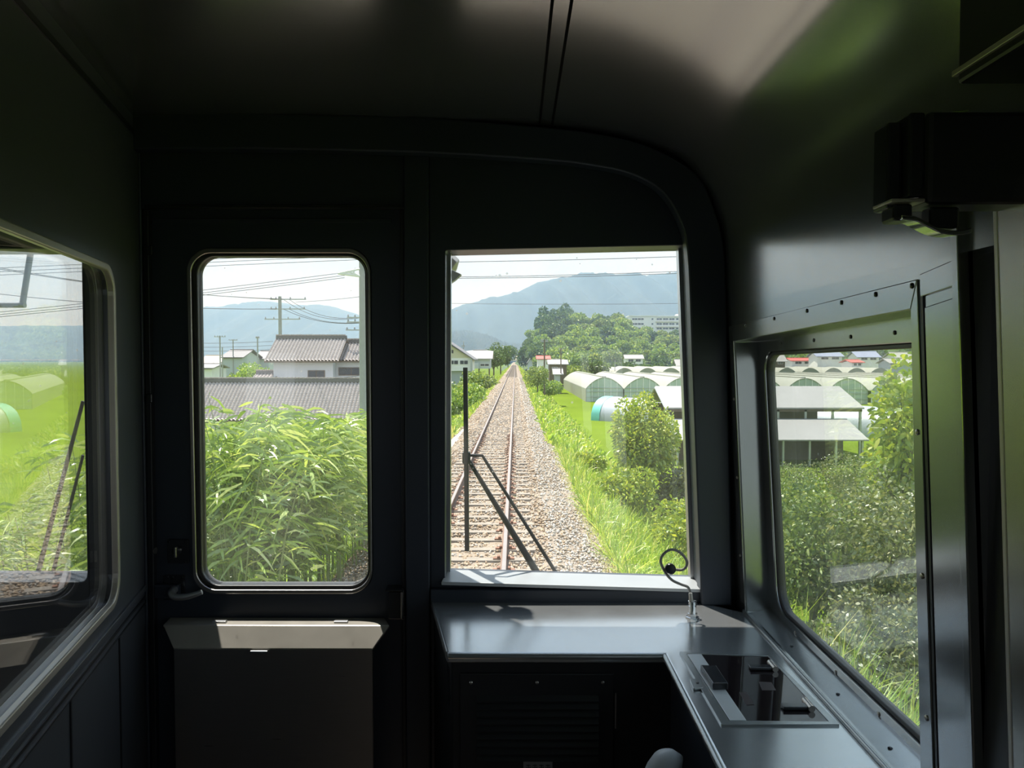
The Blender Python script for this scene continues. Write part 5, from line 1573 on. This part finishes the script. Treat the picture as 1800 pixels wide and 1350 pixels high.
# ---- far mountains
def mountain(name, label, ridge_px, Y0, Yr, Y1, seed):
    rg = np.random.default_rng(seed)
    xs_ = np.array([p[0] for p in ridge_px], float); ys_ = np.array([p[1] for p in ridge_px], float)
    pxs = np.linspace(xs_[0], xs_[-1], 260)
    rid = np.interp(pxs, xs_, (632 - ys_) * Yr / FPX)
    rid = np.convolve(np.pad(rid, 3, 'edge'), np.ones(7) / 7, 'valid')
    # ridges and gullies
    ph_ = rg.uniform(0, 6.28, 12)
    rows = 60
    ts = np.concatenate([np.linspace(0, 1, 46), np.linspace(1, 1.9, 14)[1:], [2.0]])
    Vv = []
    for t in ts:
        Yv = Y0 + (Yr - Y0) * t if t <= 1 else Yr + (Y1 - Yr) * (t - 1)
        pt = math.sin(min(t, 1) * math.pi / 2) ** 1.25 if t <= 1 else math.cos((t - 1) * math.pi / 2)
        xw = (pxs - 906) / FPX * Yr
        n_ = sum(math.sin(k) * 0 + np.sin(xw / (38 + 34 * k) * 6.28 / 2 + ph_[k] + t * (3 + k)) / (k + 1.5) for k in range(8))
        h = rid * pt * (1 + .20 * n_ * (math.sin(t * math.pi) * (1 - t) * 1.3 if t <= 1 else .1)) + rg.normal(0, 1.6, len(pxs)) * min(1, t * 3)
        Vv.append(np.stack([xw + 60 * np.sin(t * 3 + xw / 400) * (1 - min(t, 1)), np.full_like(xw, Yv), E + np.maximum(h, -8)], 1))
    Vv = np.array(Vv); R, Cc = Vv.shape[:2]
    i, j = np.meshgrid(np.arange(Cc - 1), np.arange(R - 1))
    a = (j * Cc + i).ravel()
    return link(name, np_mesh(name, Vv, np.stack([a, a + 1, a + Cc + 1, a + Cc], 1)), M['mount'], kind='structure', label=label)


mountain('mountain', 'long blue mountain ridge ahead beyond the wooded hill', [(650, 640), (700, 612), (745, 575), (788, 550), (810, 541), (840, 532), (875, 527), (905, 521), (920, 512), (935, 503), (960, 497), (985, 493), (1010, 489), (1040, 486), (1060, 485), (1078, 487), (1095, 494), (1105, 495),
                                                             (1118, 491), (1135, 490), (1150, 486), (1165, 484), (1180, 488), (1200, 493), (1260, 500), (1350, 520), (1500, 545), (1700, 570), (2000, 600), (2300, 640)], 1500, 2600, 3600, 3)
mountain('mountain', 'lower blue foothill in front of the long ridge', [(700, 640), (745, 612), (790, 585), (820, 582), (850, 592), (880, 604), (905, 606), (940, 612), (990, 640)], 1000, 1500, 1900, 9)
mountain('mountain', 'pale blue mountain with twin humps behind the farmhouse', [(-900, 640), (-600, 600), (-200, 575), (100, 575), (250, 575), (330, 567), (352, 563), (372, 556), (400, 550), (425, 546), (452, 539), (470, 533), (490, 531), (510, 535), (530, 541), (548, 539), (565, 537), (585, 539), (605, 545),
                                                                (620, 551), (645, 559), (700, 585), (780, 612), (850, 640)], 2300, 3600, 4600, 5)

# ---- summer haze lying over the valley beyond the village
mh, nth, outh = newmat('valley_haze')
vs_ = nth.nodes.new('ShaderNodeVolumeScatter')
vs_.inputs['Color'].default_value = (0.36, 0.64, 1.0, 1)
vs_.inputs['Density'].default_value = 0.00046
vs_.inputs['Anisotropy'].default_value = 0.0
nth.links.new(vs_.outputs[0], outh.inputs['Volume'])
hz_ = MB().box(-4500, 4500, 210, 5200, GZ - 4, 330).build('haze', mh, kind='stuff', label='pale blue summer haze over the distant valley', cat='haze')
